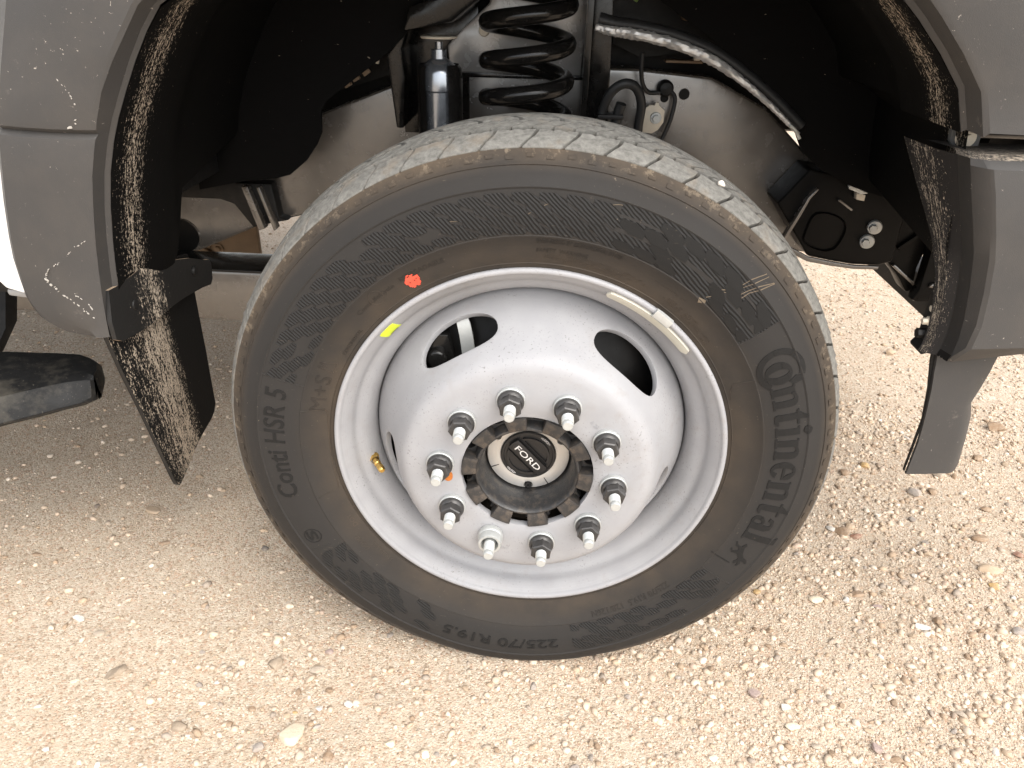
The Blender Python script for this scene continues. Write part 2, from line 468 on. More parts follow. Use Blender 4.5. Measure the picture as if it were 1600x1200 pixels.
tyre.data.materials.append(M['groove'])
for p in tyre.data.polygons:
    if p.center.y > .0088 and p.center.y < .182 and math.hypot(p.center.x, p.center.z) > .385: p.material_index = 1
NP = 54
def block(name, y0, y1, span, skew, gap, n_th=8, n_y=4, side=False, notch=False, bow=0.0, mirror=False):
    """one tread block centred on angle 90 deg, wheel frame; skew in degrees across the block"""
    rows = []
    ys = np.linspace(y0, y1, n_y)
    for y in ys: rows.append((crown(y), float(y), 1.0))
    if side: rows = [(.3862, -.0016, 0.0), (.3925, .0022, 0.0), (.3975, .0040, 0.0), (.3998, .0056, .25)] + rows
    half = span / 2; side2 = y0 < .006
    V = []; T = []
    for (r, y, tp) in rows:
        f = (y - y0) / (y1 - y0) if y > y0 else 0
        for k in range(n_th + 1):
            a = -half + gap / 2 + (span - gap) * k / n_th + skew * f + bow * math.sin(f * math.pi)
            yy = y
            if notch and y >= y1 - 1e-6 and k in (3, 6): yy = y - .0065
            t = R(90 - a)
            V.append((r * math.cos(t), yy, r * math.sin(t))); T.append(tp)
    m = n_th + 1; nr = len(rows)
    base = len(V)
    for (r, y, tp), k in [(rows[0], k) for k in range(m)] + [(rows[-1], k) for k in range(m)] + [(rows[i], k) for i in range(1, nr - 1) for k in (0, n_th)]:
        pass
    # the skirt: every rim vertex drops 13 mm towards the axle
    rim = [k for k in range(m)] + [i * m + n_th for i in range(1, nr)] + [(nr - 1) * m + k for k in range(n_th - 1, -1, -1)] + [i * m for i in range(nr - 2, 0, -1)]
    low = {}
    for i in rim:
        x, y, z = V[i]; r = math.hypot(x, z)
        d = .013
        low[i] = len(V)
        V.append((x * (r - d) / r, y + (.006 if side2 and y < y0 + 1e-4 else 0), z * (r - d) / r)); T.append(0.0)
        if side2 and y < y0 + 1e-4: V[low[i]] = (x * (r - .0030) / r, y - .0010, z * (r - .0030) / r); T[low[i]] = .15
    F = [(i * m + k, i * m + k + 1, (i + 1) * m + k + 1, (i + 1) * m + k) for i in range(nr - 1) for k in range(n_th)]
    for a, c in zip(rim, rim[1:] + rim[:1]): F.append((a, low[a], low[c], c))
    if side:
        for c0, dep, wdt, rr0, rr1 in ((-1.75, .0011, .75, .3885, .3925), (1.5, .0011, .8, .3875, .3912)):
            o = len(V)
            for rr in (rr0, rr1):
                for aa in (c0 - wdt, c0 + wdt):
                    for up in (0, 1):
                        yy = float(np.interp(rr, [.3862, .3925, .3975], [-.0016, .0022, .0040])) - up * dep + .0002
                        t = R(90 - aa)
                        V.append((rr * math.cos(t), yy, rr * math.sin(t))); T.append(.0)
            F += [(o+1,o+3,o+7,o+5),(o,o+1,o+5,o+4),(o+2,o+6,o+7,o+3),(o,o+2,o+3,o+1),(o+4,o+5,o+7,o+6)]
    me = pyd(name, V, F)
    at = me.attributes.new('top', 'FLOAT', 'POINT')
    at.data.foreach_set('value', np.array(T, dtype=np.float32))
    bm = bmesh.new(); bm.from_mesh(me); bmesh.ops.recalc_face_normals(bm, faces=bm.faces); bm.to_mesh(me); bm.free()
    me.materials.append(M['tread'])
    me.shade_smooth(); me.set_sharp_from_angle(angle=R(35))
    return me
P = 360.0 / NP
row_meshes = [
    (block('tread_block', .0055, .0390, P, 2.6, .62, 9, 5, False, True, .5), NP, 0.0),
    (block('tread_block', .0480, .0750, P / 2, 3.3, .60, 4, 3), NP * 2, 3.2),
    (block('tread_block', .0840, .1060, P, -3.2, .8, 6, 3), NP, 6.4),
    (block('tread_block', .1150, .1430, P, -3.3, .8, 6, 3), NP, 3.6)]
for me, n, ph in row_meshes:
    for k in range(n):
        o = bpy.data.objects.new('tread_block', me)
        C.objects.link(o)
        o.parent = tyre
        o.rotation_euler = (0, R(360.0 / n * k + ph), 0)
far = block('tread_row', .1505, .1835, P, -2.6, .75, 6, 3)
fb = MB()
vs_ = [v.co.copy() for v in far.vertices]; fs_ = [tuple(p.vertices) for p in far.polygons]
for k in range(NP):
    rm = Matrix.Rotation(R(P * k), 3, 'Y')
    fb.add([rm @ v for v in vs_], fs_)
o = fb.build('tread_row', M['tread'], tyre, 35, kind='stuff')

# small moulded bars on the shoulder band, two to a tread block
V = []; F = []
for k in range(NP):
    for da, wd, r0_, r1_ in ((1.75, .62, .3905, .3940), (-1.55, .66, .3885, .3925)):
        o_ = len(V)
        for rr in (r0_, r1_):
            for aa in (-wd, wd):
                for up in (0, 1):
                    t_ = R(90 - P * k + da + aa)
                    V.append((rr * math.cos(t_), float(np.interp(rr, SWR, SWY)) + .0003 - up * .0013, rr * math.sin(t_)))
        F += [(o_+1,o_+3,o_+7,o_+5),(o_,o_+1,o_+5,o_+4),(o_+2,o_+6,o_+7,o_+3),(o_,o_+2,o_+3,o_+1),(o_+4,o_+5,o_+7,o_+6)]
link('shoulder_bars', pyd('shoulder_bars', V, F), M['rubber'], tyre, kind='stuff')

# moulded writing on the sidewall -------------------------------------------------
def place_sw(v2, th0, R0, h, lift=.0):
    """(u, v, w): along the arc, outward, height -> wheel frame"""
    out = []
    for u, v, w in v2:
        r = R0 + v; t = R(th0) - u / R0
        out.append((r * math.cos(t), swy(r) - lift - w * h, r * math.sin(t)))
    return out

def text_mesh(body, size=1.0, bold=0.0):
    cu = bpy.data.curves.new('writing', 'FONT')
    cu.body = body; cu.size = size; cu.extrude = .5; cu.offset = bold; cu.resolution_u = 3
    cu.align_x = 'LEFT'
    ob = bpy.data.objects.new('writing', cu)
    C.objects.link(ob)
    dg = bpy.context.evaluated_depsgraph_get()
    dg.update()
    me = bpy.data.meshes.new_from_object(ob.evaluated_get(dg))
    v = np.empty(len(me.vertices) * 3, dtype=np.float32); me.vertices.foreach_get('co', v)
    f = [tuple(p.vertices) for p in me.polygons]
    bpy.data.objects.remove(ob); bpy.data.curves.remove(cu); bpy.data.meshes.remove(me)
    return v.reshape(-1, 3), f

def sw_text(body, R0, th0, th1, size, mat, h=.0008, bold=0.0, shear=0.0):
    v, f = text_mesh(body, 1.0, bold)
    cap = .73
    w = v[:, 0].max() - v[:, 0].min()
    arc = R(abs(th0 - th1)) * R0
    u = (v[:, 0] - v[:, 0].min()) / w * arc
    y = v[:, 1] / cap * size
    pts = [(u[i] + shear * y[i], y[i], v[i, 2] + .5) for i in range(len(v))]
    me = pyd('raised_lettering', place_sw(pts, th0, R0, h, -.0001), f)
    return link('raised_lettering', me, mat, tyre)

def poly_to_sw(name, polys, th0, R0, sx, sy, mat, h0=.0007):
    """flat outlines in (x, y) units raised on the sidewall"""
    V = []; F = []
    for i, pl in enumerate(polys):
        # densify
        q = []
        for a, c in zip(pl, pl[1:] + pl[:1]):
            n = max(1, int(math.hypot((a[0] - c[0]) * sx, (a[1] - c[1]) * sy) / .006))
            for k in range(n): q.append((a[0] + (c[0] - a[0]) * k / n, a[1] + (c[1] - a[1]) * k / n))
        hh = h0 + .00006 * (i % 7)
        n = len(q); o = len(V)
        V += place_sw([(x * sx, y * sy, 1) for x, y in q], th0, R0, hh) + place_sw([(x * sx, y * sy, 0) for x, y in q], th0, R0, hh, -.0002)
        F.append(tuple(o + k for k in range(n)))
        F += [(o + k, o + n + k, o + n + (k + 1) % n, o + (k + 1) % n) for k in range(n)]
    me = pyd(name, V, F)
    bm = bmesh.new(); bm.from_mesh(me)
    big = [p for p in bm.faces if len(p.verts) > 4]
    bmesh.ops.triangulate(bm, faces=big)
    bmesh.ops.recalc_face_normals(bm, faces=bm.faces)
    bm.to_mesh(me); bm.free()
    return link(name, me, mat, tyre)

def rect(x0, y0, x1, y1): return [(x0, y0), (x1, y0), (x1, y1), (x0, y1)]
def ring(cx, cy, ox, oy, ix, iy, a0=0, a1=360, n=22):
    """quads of an elliptic ring, thick at the sides like a serif bowl"""
    out = []
    for k in range(n):
        t0 = R(a0 + (a1 - a0) * k / n); t1 = R(a0 + (a1 - a0) * (k + 1) / n)
        out.append([(cx + ox * math.cos(t0), cy + oy * math.sin(t0)), (cx + ox * math.cos(t1), cy + oy * math.sin(t1)),
                    (cx + ix * math.cos(t1), cy + iy * math.sin(t1)), (cx + ix * math.cos(t0), cy + iy * math.sin(t0))])
    return out
def strip(outer, inner): return [[outer[i], outer[i + 1], inner[i + 1], inner[i]] for i in range(len(outer) - 1)]
def glyph(ch):
    if ch == 'n':
        return [rect(.08,0,.36,.95), rect(0,0,.44,.09), [(0,.9),(.1,.9),(.1,1.0),(.02,.98)], rect(.62,0,.90,.68), rect(.54,0,.98,.09)] + \
            strip([(.30,.86),(.42,.97),(.58,1.02),(.74,.99),(.86,.88),(.90,.68)], [(.36,.76),(.42,.83),(.50,.87),(.57,.85),(.61,.79),(.62,.68)]), 1.06
    if ch == 't':
        return [[(.14,0.1),(.42,.1),(.42,1.36),(.34,1.36),(.14,1.05)], rect(0,.9,.62,1.0), [(.14,.14),(.2,.0),(.5,-.02),(.64,.1),(.60,.16),(.42,.13)]], .72
    if ch == 'i':
        return [rect(.08,0,.36,1.0), rect(0,0,.44,.09), rect(0,.91,.1,1.0)] + ring(.22,1.34,.18,.18,.0,.0,0,360,14), .52
    if ch == 'l':
        return [rect(.08,0,.36,1.62), rect(0,0,.44,.09), rect(0,1.53,.1,1.62)], .5
    if ch == 'e':
        return ring(.42,.5,.42,.53,.15,.42,35,325,26) + [rect(.2,.47,.80,.57), [(.70,.57),(.82,.57),(.78,.80),(.62,.86),(.55,.70)]], .9
    if ch == 'a':
        return ring(.30,.27,.30,.30,.10,.19,0,360,20) + [rect(.42,0,.70,.74), [(.66,.0),(.84,.0),(.84,.09),(.66,.09)]] + \
            strip([(.04,.74),(.12,.95),(.34,1.02),(.58,.98),(.70,.74)], [(.20,.72),(.24,.84),(.32,.90),(.40,.86),(.42,.74)]), .88
x = 0.0
polys = []
big_c = ring(.86,.62,.88,.96,.66,.72,62,318,30) + [[(1.25,1.30),(1.45,1.42),(1.52,.95),(1.35,.80),(1.2,1.1)]]
letter_o = ring(.93,.50,.46,.54,.15,.42,0,360,26)
polys += big_c + letter_o
x = 1.50
for ch in 'ntinental':
    g, adv = glyph(ch)
    polys += [[(px + x, py) for px, py in pl] for pl in g]
    x += adv
arc = R(51.5) * .322
poly_to_sw('brand_lettering', polys, 31.4, .3190, arc / x, .0305, M['relief_shade'])
horse = [(0.05,.35),(.16,.30),(.12,.12),(.0,.05),(.03,.0),(.2,.08),(.26,.28),(.36,.26),(.44,.12),(.36,.02),(.42,-.02),(.54,.10),(.50,.30),(.60,.46),(.72,.52),(.86,.44),(.96,.50),(.92,.56),(.80,.58),(.90,.66),(1.0,.64),(1.0,.72),(.84,.76),(.74,.70),(.72,.82),(.80,.94),(.74,1.0),(.62,.92),(.56,.72),(.44,.58),(.28,.50),(.16,.46),(.02,.50),(-.06,.42)]
poly_to_sw('horse_emblem', [horse], -21.8, .3180, .036, .034, M['relief_shade'])
poly_to_sw('emblem_line', [rect(0,0,.05,1.0)], -28.2, .300, .022, .030, M['relief_shade'])
sw_text('Conti HSR 5', .3255, -165.8, 164.5 - 360, .0285, M['relief_shade'], .0009, .012)
sw_text('225/70 R19.5', .3280, -80.0, -110.5, .0175, M['relief_shade'], .0010, .012)
sw_text('225/70 R19.5  128/126N', .2930, -44.5, -69.0, .0095, M['fine'], .0008, .006)
sw_text('RETREADABLE', .2885, 123.6, 111.8, .0062, M['fine'], .0007)
sw_text('ContiLifeCycle', .2875, 137.5, 125.6, .0060, M['fine'], .0007)
sw_text('M+S', .2760, 169.0, 158.0, .0200, M['fine'], .0009)
sw_text('ENGINEERED BY CONTINENTAL IN USA', .2965, 90.3, 70.7, .0052, M['fine'], .0008)
sw_text('SAFETY  WARNING', .2848, 90.2, 78.2, .0050, M['fine'], .0008)
sw_text('CONTINENTAL', .2725, 150.0, 141.0, .0048, M['fine'], .0006)
sw_text('DOT', .2760, -150.5, -146.0, .0065, M['emboss'], .0006)
sw_text('0000', .2850, -142.0, -136.5, .0075, M['emboss'], .0006)
sw_text('TUBELESS', .2755, -134.0, -125.0, .0055, M['emboss'], .0006)
sw_text('S', .3330, -152.3, -155.2, .0150, M['relief_shade'], .0009, .02)
# rows of fine print that cannot be read in the photograph: short raised dashes
fp = []
for r_, a0, a1 in ((.2815, 88, 63), (.2785, 88.5, 62), (.2755, 88, 66), (.2725, 86, 70), (.2905, 62, 52), (.2810, 56, 46), (.2775, 57, 40), (.2745, 55, 42), (.2720, 52, 40),
                   (.2795, -151, -143), (.2920, -144, -136), (.2800, -72, -60), (.2840, -56, -47), (.3360, -140, -116), (.3300, -132, -118)):
    a = a0
    while a > a1:
        w = random.uniform(.25, .8)
        if random.random() < .82:
            k = R(w) * r_
            u0 = R(a0 - a) * r_
            fp.append((a, r_, k))
        a -= w + random.uniform(.12, .4)
V = []; F = []
for a, r_, k in fp:
    nl = max(2, int(k / .0011))
    for j in range(nl):
        hgt = random.choice((.0016, .0022, .0011)); u = k * j / nl; ww = .00045
        o_ = len(V)
        V += place_sw([(u, 0, 1), (u + ww, 0, 1), (u + ww, hgt, 1), (u, hgt, 1), (u, 0, 0), (u + ww, 0, 0), (u + ww, hgt, 0), (u, hgt, 0)], a, r_, .00055, -.0001)
        F += [(o_, o_+1, o_+2, o_+3), (o_, o_+4, o_+5, o_+1), (o_+1, o_+5, o_+6, o_+2), (o_+2, o_+6, o_+7, o_+3), (o_+3, o_+7, o_+4, o_)]
link('fine_print', pyd('fine_print', V, F), M['emboss'], tyre, kind='stuff')
# raised outlines: box for the tyre mark, logo circle, logo frame, panel ends
def sw_line(pts, w=.0011, mat='emboss', h=.0007, name='moulded_line'):
    """pts: (theta, r)"""
    q = []
    for (a0, r0), (a1, r1) in zip(pts, pts[1:]):
        n = max(1, int(abs(a1 - a0) / 1.5) + int(abs(r1 - r0) / .006))
        for k in range(n): q.append((a0 + (a1 - a0) * k / n, r0 + (r1 - r0) * k / n))
    q.append(pts[-1])
    P3 = [Vector((r * math.cos(R(a)), swy(r), r * math.sin(R(a)))) for a, r in q]
    V = []; F = []
    for i, p in enumerate(P3):
        d = (P3[min(i + 1, len(P3) - 1)] - P3[max(i - 1, 0)]).normalized()
        s_ = d.cross(Vector((0, 1, 0))).normalized() * (w / 2)
        V += [p - s_ + Vector((0, .0003, 0)), p - s_ * .6 - Vector((0, h, 0)), p + s_ * .6 - Vector((0, h, 0)), p + s_ + Vector((0, .0003, 0))]
    for i in range(len(P3) - 1):
        for k in range(3): F.append((i*4+k, i*4+k+1, i*4+4+k+1, i*4+4+k))
    return link(name, pyd(name, V, F), M[mat], tyre, smooth=60)
sw_line([(169.5, .3055), (168.5, .2760), (170, .2715), (180, .2700), (193, .2712), (195.6, .2745), (196.5, .3050)])
sw_line([(26, .3055), (26, .2800), (24, .2745), (21, .2720)])
sw_line([(36.2, .3055), (36.8, .3600)], .0014)
sw_line([(162.1, .3055), (162.1, .3600)], .0014)
sw_line([(-33.6, .3055), (-33.6, .3600)], .0014)
cc = (131.0, .2905)
sw_line([(cc[0] + math.degrees(.0095 * math.cos(R(t)) / cc[1]), cc[1] + .0095 * math.sin(R(t))) for t in range(0, 361, 20)], .0009)
cc = (-153.6, .3395)
sw_line([(cc[0] + math.degrees(.012 * math.cos(R(t)) / cc[1]), cc[1] + .0125 * math.sin(R(t))) for t in range(0, 361, 20)], .0013, 'relief_shade')
sw_line([(-149.6, .3250), (-149.8, .3560)], .0013)
sn = [(0,0),(.5,1),(.8,.5),(1.1,1.0),(1.6,0),(0,0)]
sw_line([(156.5 - x_ * 2.0, .2770 + y_ * .020) for x_, y_ in sn], .0012)
for k in range(5):
    a = -88 - 68.5 * k
    sw_line([(a, .2640), (a, .2700)], .0012)

# dried mud scraped across the sidewall
for da in (0, .9, 2.0, 2.6):
    pts_ = []
    for r_, a_ in ((.312, 50.4), (.322, 49.4), (.330, 49.8), (.338, 48.2), (.350, 47.6), (.362, 46.8), (.378, 45.6)):
        if da > 1.5 and r_ < .33: continue
        pts_.append((a_ - da + random.uniform(-.25, .25), r_))
    sw_line(pts_, random.uniform(.0010, .0022), 'smear', .0004, 'mud_smear')
sw_line([(51.2, .3040), (50.6, .3060), (49.8, .3085)], .0075, 'smear', .0003, 'mud_smear')
for a0_, r0_, a1_, r1_ in ((77.5, .352, 74.2, .3575), (92, .3310, 88, .3440), (109, .335, 100, .3240)):
    sw_line([(a0_, r0_), ((a0_ + a1_) / 2, (r0_ + r1_) / 2 + .001), (a1_, r1_)], .0008, 'smear', .0004, 'mud_smear')

# decorative honeycomb bands
def band(a0, a1, r0, r1, mat, name, lift):
    n = int(abs(a1 - a0) / 1.2); m = 7
    V = []; F = []
    for i in range(n + 1):
        t = R(a0 + (a1 - a0) * i / n)
        for j in range(m):
            r = r0 + (r1 - r0) * j / (m - 1)
            V.append((r * math.cos(t), swy(r) - lift, r * math.sin(t)))
    for i in range(n):
        for j in range(m - 1): F.append((i*m+j, i*m+j+1, (i+1)*m+j+1, (i+1)*m+j))
    return link(name, pyd(name, V, F), M[mat], tyre, smooth=80)
def hexes(a0, a1, r0, r1, fill, mat, grow=lambda a: 1.0):
    V = []; F = []
    pr = .0128; pa = math.degrees(.0290 / .335)
    j = 0; r = r0 + .004
    while r < r1:
        a = a0 + (pa / 2 if j % 2 else 0)
        while a < a1:
            if random.random() < fill(a):
                s_ = grow(a) * random.uniform(.9, 1.0)
                o_ = len(V); hh = .0004 + random.random() * .0003
                pts = []
                for x_, y_ in ((-.62,0),(-.36,.58),(.36,.58),(.62,0),(.36,-.58),(-.36,-.58)):
                    rr = min(max(r + y_ * pr * s_, r0), r1); aa = min(max(a + x_ * pa * s_ * .92 + (rr - r) * 160, a0), a1)
                    pts.append((rr, aa))
                V += [(q * math.cos(R(t)), swy(q) - .0002 - hh, q * math.sin(R(t))) for q, t in pts]
                V += [(q * math.cos(R(t)), swy(q), q * math.sin(R(t))) for q, t in pts]
                F.append(tuple(range(o_, o_ + 6)))
                F += [(o_ + k, o_ + 6 + k, o_ + 6 + (k + 1) % 6, o_ + (k + 1) % 6) for k in range(6)]
            a += pa
        j += 1; r += pr * .96
    return link('honeycomb_relief', pyd('honeycomb_relief', V, F), M[mat], tyre, kind='stuff')
band(36.6, 75, .3064, .3595, 'rib', 'ribbed_band', .00012)
hexes(75, 162, .3075, .3590, lambda a: .92 if a < 140 else .8, 'rib', lambda a: 1.0 - .18 * (a - 75) / 87)
hexes(37, 75, .3075, .3590, lambda a: .55, 'relief_shade', lambda a: 1.02)
hexes(-76, -34, .3075, .3590, lambda a: .85, 'rib', lambda a: .9)
hexes(-148, -112, .3075, .3590, lambda a: .75, 'rib', lambda a: .86)
# red paint dot
V = []; F = []
cx, cy_ = 121.1, .2828
bm = bmesh.new()
nn = 15
grid = {}
for i in range(nn):
    for j in range(nn):
        x_ = (i / (nn - 1) * 2 - 1) * .0112; y_ = (j / (nn - 1) * 2 - 1) * .0112
        d_ = math.hypot(x_, y_)
        if d_ > .0104 * (1 + .08 * math.sin(5 * math.atan2(y_, x_))): continue
        r_ = cy_ + y_; t_ = R(cx) - x_ / cy_
        grid[i, j] = bm.verts.new((r_ * math.cos(t_), swy(r_) - .00075, r_ * math.sin(t_)))
for (i, j) in list(grid):
    q = [(i, j), (i + 1, j), (i + 1, j + 1), (i, j + 1)]
    if all(k in grid for k in q) and random.random() > (.30 if j > 8 else .06): bm.faces.new([grid[k] for k in q])
me = bpy.data.meshes.new('paint_dot'); bm.to_mesh(me); bm.free()
link('paint_dot', me, M['red'], tyre)

# the load: the sidewall bulges a little above the contact patch
for o_ in [tyre] + [q for q in tyre.children if q.data.name.split('.')[0] not in ('tread_block',)]:
    me = o_.data
    co = np.empty(len(me.vertices) * 3, dtype=np.float32); me.vertices.foreach_get('co', co); co = co.reshape(-1, 3)
    r_ = np.hypot(co[:, 0], co[:, 2]); th_b = np.degrees(np.arctan2(co[:, 2], co[:, 0]))
    w_ = np.exp(-((th_b + 90) / 24.0) ** 2) * np.clip((r_ - .285) / .05, 0, 1) * np.clip((.3995 - r_) / .02, 0, 1)
    co[:, 1] -= np.where(co[:, 1] < .09, .0085, -.0085) * w_
    me.vertices.foreach_set('co', co.ravel()); me.update()

# ------------------------------------------------------------------ the wheel: rim, disc, studs
rp = [(.2560,.0200),(.2600,.0100),(.2622,.0040),(.2624,.0005),(.2612,-.0016),(.2580,-.0022),(.2556,-.0010),(.2545,.0015),
      (.2530,.0034),(.2500,.0062),(.2465,.0106),(.2436,.0145),(.2420,.0178),(.2408,.0215),(.2396,.0250),(.2372,.0280),(.2335,.0305),(.2285,.0342),(.2240,.0395),(.2200,.0475),(.2176,.0560),(.2170,.0640),(.2170,.0900),(.2200,.1300),(.2450,.1500),(.2450,.1750),(.2600,.1850),(.2625,.1900),
      (.2600,.1930),(.2500,.1850),(.2400,.1600),(.2130,.1300),(.2130,.0700)]
rim = MB().lathe(rp, 200).build('wheel_rim', M['rim'], truck, 50, loc=HUB)
# pressed disc with five slots
dp_out = [(.0853,-.0449),(.1000,-.0452),(.1300,-.0452),(.1450,-.0448),(.1530,-.0434),(.1590,-.0404),(.1640,-.0352),(.1690,-.0272),(.1745,-.0160),(.1800,-.0040),(.1860,.0080),(.1930,.0215),(.2000,.0340),(.2060,.0440),(.2115,.0530),(.2150,.0620),(.2165,.0700)]
dp_in = [(r - .0058, y + .0052) if r > .16 else (r, y + .010) for r, y in dp_out]
disc = MB().lathe(dp_out + dp_in[::-1] + [dp_out[0]], 180).build('disc_raw', M['rim'], None, None)
cut = MB()
for k in range(5):
    th = R(121.0 - 72 * k)
    er = Vector((math.cos(th), 0, math.sin(th))); et = Vector((-math.sin(th), 0, math.cos(th)))
    # slope direction at the slot and its normal
    sl = (er * .46 + Vector((0, .888, 0))).normalized(); nn_ = sl.cross(et).normalized()
    c0 = er * .1885 + Vector((0, .0130, 0))
    n = 40; ring_a = []; ring_b = []
    for j in range(n):
        t = 2 * math.pi * j / n
        e = .86
        px = .0555 * math.copysign(abs(math.cos(t)) ** e, math.cos(t)); py = .0300 * math.copysign(abs(math.sin(t)) ** e, math.sin(t))
        # bow the slot round the axle
        q = c0 + et * px + sl * py - er * (px * px / .34)
        ring_a.append(q - nn_ * .035); ring_b.append(q + nn_ * .035)
    cut.add(ring_a + ring_b, [tuple(range(n)), tuple(range(2 * n - 1, n - 1, -1))] + [(j, n + j, n + (j + 1) % n, (j + 1) % n) for j in range(n)])
cutter = cut.build('cutter', M['rim'], None, None)
md = disc.modifiers.new('slots', 'BOOLEAN'); md.object = cutter; md.operation = 'DIFFERENCE'; md.solver = 'EXACT'
bv = disc.modifiers.new('edge', 'BEVEL'); bv.width = .0016; bv.segments = 2; bv.limit_method = 'ANGLE'; bv.angle_limit = R(40)
me = evaluated(disc, 'wheel_disc', M['rim'])
for q in (disc, cutter): bpy.data.objects.remove(q)
me.materials.clear()
wdisc = link('wheel_disc', me, M['rim'], truck, HUB, 30)
# stamped figures on the disc face
def face_text(body, size, ang, rad, rot, mat, parent, y=-.0454, h=.0003, bold=0, name='stamped_figures', sx=1.0):
    v, f = text_mesh(body, 1.0, bold)
    cx_ = (v[:, 0].max() + v[:, 0].min()) / 2; cy2 = (v[:, 1].max() + v[:, 1].min()) / 2
    c_, s_ = math.cos(R(rot)), math.sin(R(rot))
    ox, oz = rad * math.cos(R(ang)), rad * math.sin(R(ang))
    pts = []
    for a_, b_, w_ in v:
        p_, q_ = (a_ - cx_) * size * sx / .73, (b_ - cy2) * size / .73
        pts.append((ox + p_ * c_ - q_ * s_, y - (w_ + .5) * h, oz + p_ * s_ + q_ * c_))
    return link(name, pyd(name, pts, f), mat, parent)
face_text('0.28', .0055, 44, .113, -45, M['rim'], wdisc)
face_text('0.28', .0050, -16, .108, 60, M['rim'], wdisc)
face_text('JWL 1', .0050, -103, .128, 170, M['rim'], wdisc)

# lug nuts and studs
def hexa(r, h0, h1, ch=.0012):
    v = []
    for h, rr in ((h0, r), (h1 - ch, r), (h1, r - ch * 1.3)):
        for k in range(6):
            t = math.pi / 3 * k
            v.append((rr * math.cos(t), -h, rr * math.sin(t)))
    f = [tuple(range(12, 18))] + [(a * 6 + k, a * 6 + (k + 1) % 6, a * 6 + 6 + (k + 1) % 6, a * 6 + 6 + k) for a in (0, 1) for k in range(6)]
    return v, f
nb = MB()
nb.lathe([(.0001,-.0062),(.0160,-.0062),(.0166,-.0076),(.0166,-.0094),(.0152,-.0118),(.0134,-.0136)], 32)
nb.add(*hexa(.0146, .0095, .0258))
nut_me = nb.build('lug_nut', M['nut'], None, 35)
wb = MB().lathe([(.0100,-.0001),(.0172,-.0001),(.0178,-.0008),(.0178,-.0058),(.0170,-.0066),(.0100,-.0066)], 36)
was_me = wb.build('washer', M['zinc'], None, 40)
sp = [(.0001, .002), (.0074, .002)]
h = -.0225
sp.append((.0074, h))
while h > -.0375:
    sp += [(.0066, h - .0006), (.0074, h - .0012)]; h -= .0014
sp += [(.0064, -.0382), (.0064, -.0400), (.0070, -.0406), (.0066, -.0440), (.0056, -.0452), (.0001, -.0452)]
st_me = MB().lathe(sp, 20).build('wheel_stud', M['zinc'], None, 35)
sl_me = MB().lathe([(.0100,-.001),(.0166,-.001),(.0170,-.003),(.0170,-.0085),(.0163,-.0100),(.0158,-.0105),(.0158,-.0200),(.0148,-.0222),(.0118,-.0222),(.0108,-.0200),(.0108,-.0060),(.0070,-.0060)], 40).build('stud_sleeve', M['zinc'], None, 35)
for q in (nut_me, was_me, st_me, sl_me): C.objects.unlink(q)
for k in range(10):
    a = R(102.03 - 36 * k)
    loc = (.1125 * math.cos(a), -.0450, .1125 * math.sin(a))
    rot = (0, random.uniform(0, 1.0), 0)
    kinds = ([('stud_sleeve', sl_me)] if k == 6 else [('washer', was_me), ('lug_nut', nut_me)]) + [('wheel_stud', st_me)]
    for nm, src in kinds:
        c_ = src.copy(); c_.name = nm; C.objects.link(c_); c_.parent = wdisc; c_.location = loc; c_.rotation_euler = rot
        if nm == 'stud_sleeve': c_['label'] = 'silver sleeve with no hex nut on its stud'
for q in (nut_me, was_me, st_me, sl_me): bpy.data.objects.remove(q)
# rust drip under the left stud
rb_ = []
for j in range(18):
    t = 2 * math.pi * j / 18
    rb_.append((.0060 * math.cos(t), .0075 * math.sin(t) - (.0015 if math.sin(t) < 0 else 0)))
a = R(102.03 + 36 * 2)
MB().prism([(x_ + .1125 * math.cos(a) + .0095, z_ + .1125 * math.sin(a) - .0205) for x_, z_ in rb_], -.0456, -.0450).build('rust_stain', M['rust'], wdisc, 30)

# valve stem on the barrel
vb = Vector((-.2230, .043, -.0470)); vt = Vector((-.2030, .012, -.0480))
ax = (vt - vb).normalized(); L = (vt - vb).length
v_ = MB().lathe([(.0001,-.004),(.0078,-.004),(.0082,.001),(.0082,.003),(.0060,.0045),(.0060,.007)], 24, vb, ax)
v_.lathe([(.0072,.003),(.0072,.0085),(.0064,.0095)], 6, vb, ax)
v_.lathe([(.0042,.008),(.0042,.016),(.0050,.0165),(.0050,.021),(.0040,.022),(.0040,.027),(.0050,.0275),(.0052,.033),(.0045,L),(.0030,L + .0015),(.0001,L + .0015)], 20, vb, ax)
v_.build('valve_stem', M['brass'], rim, 35)
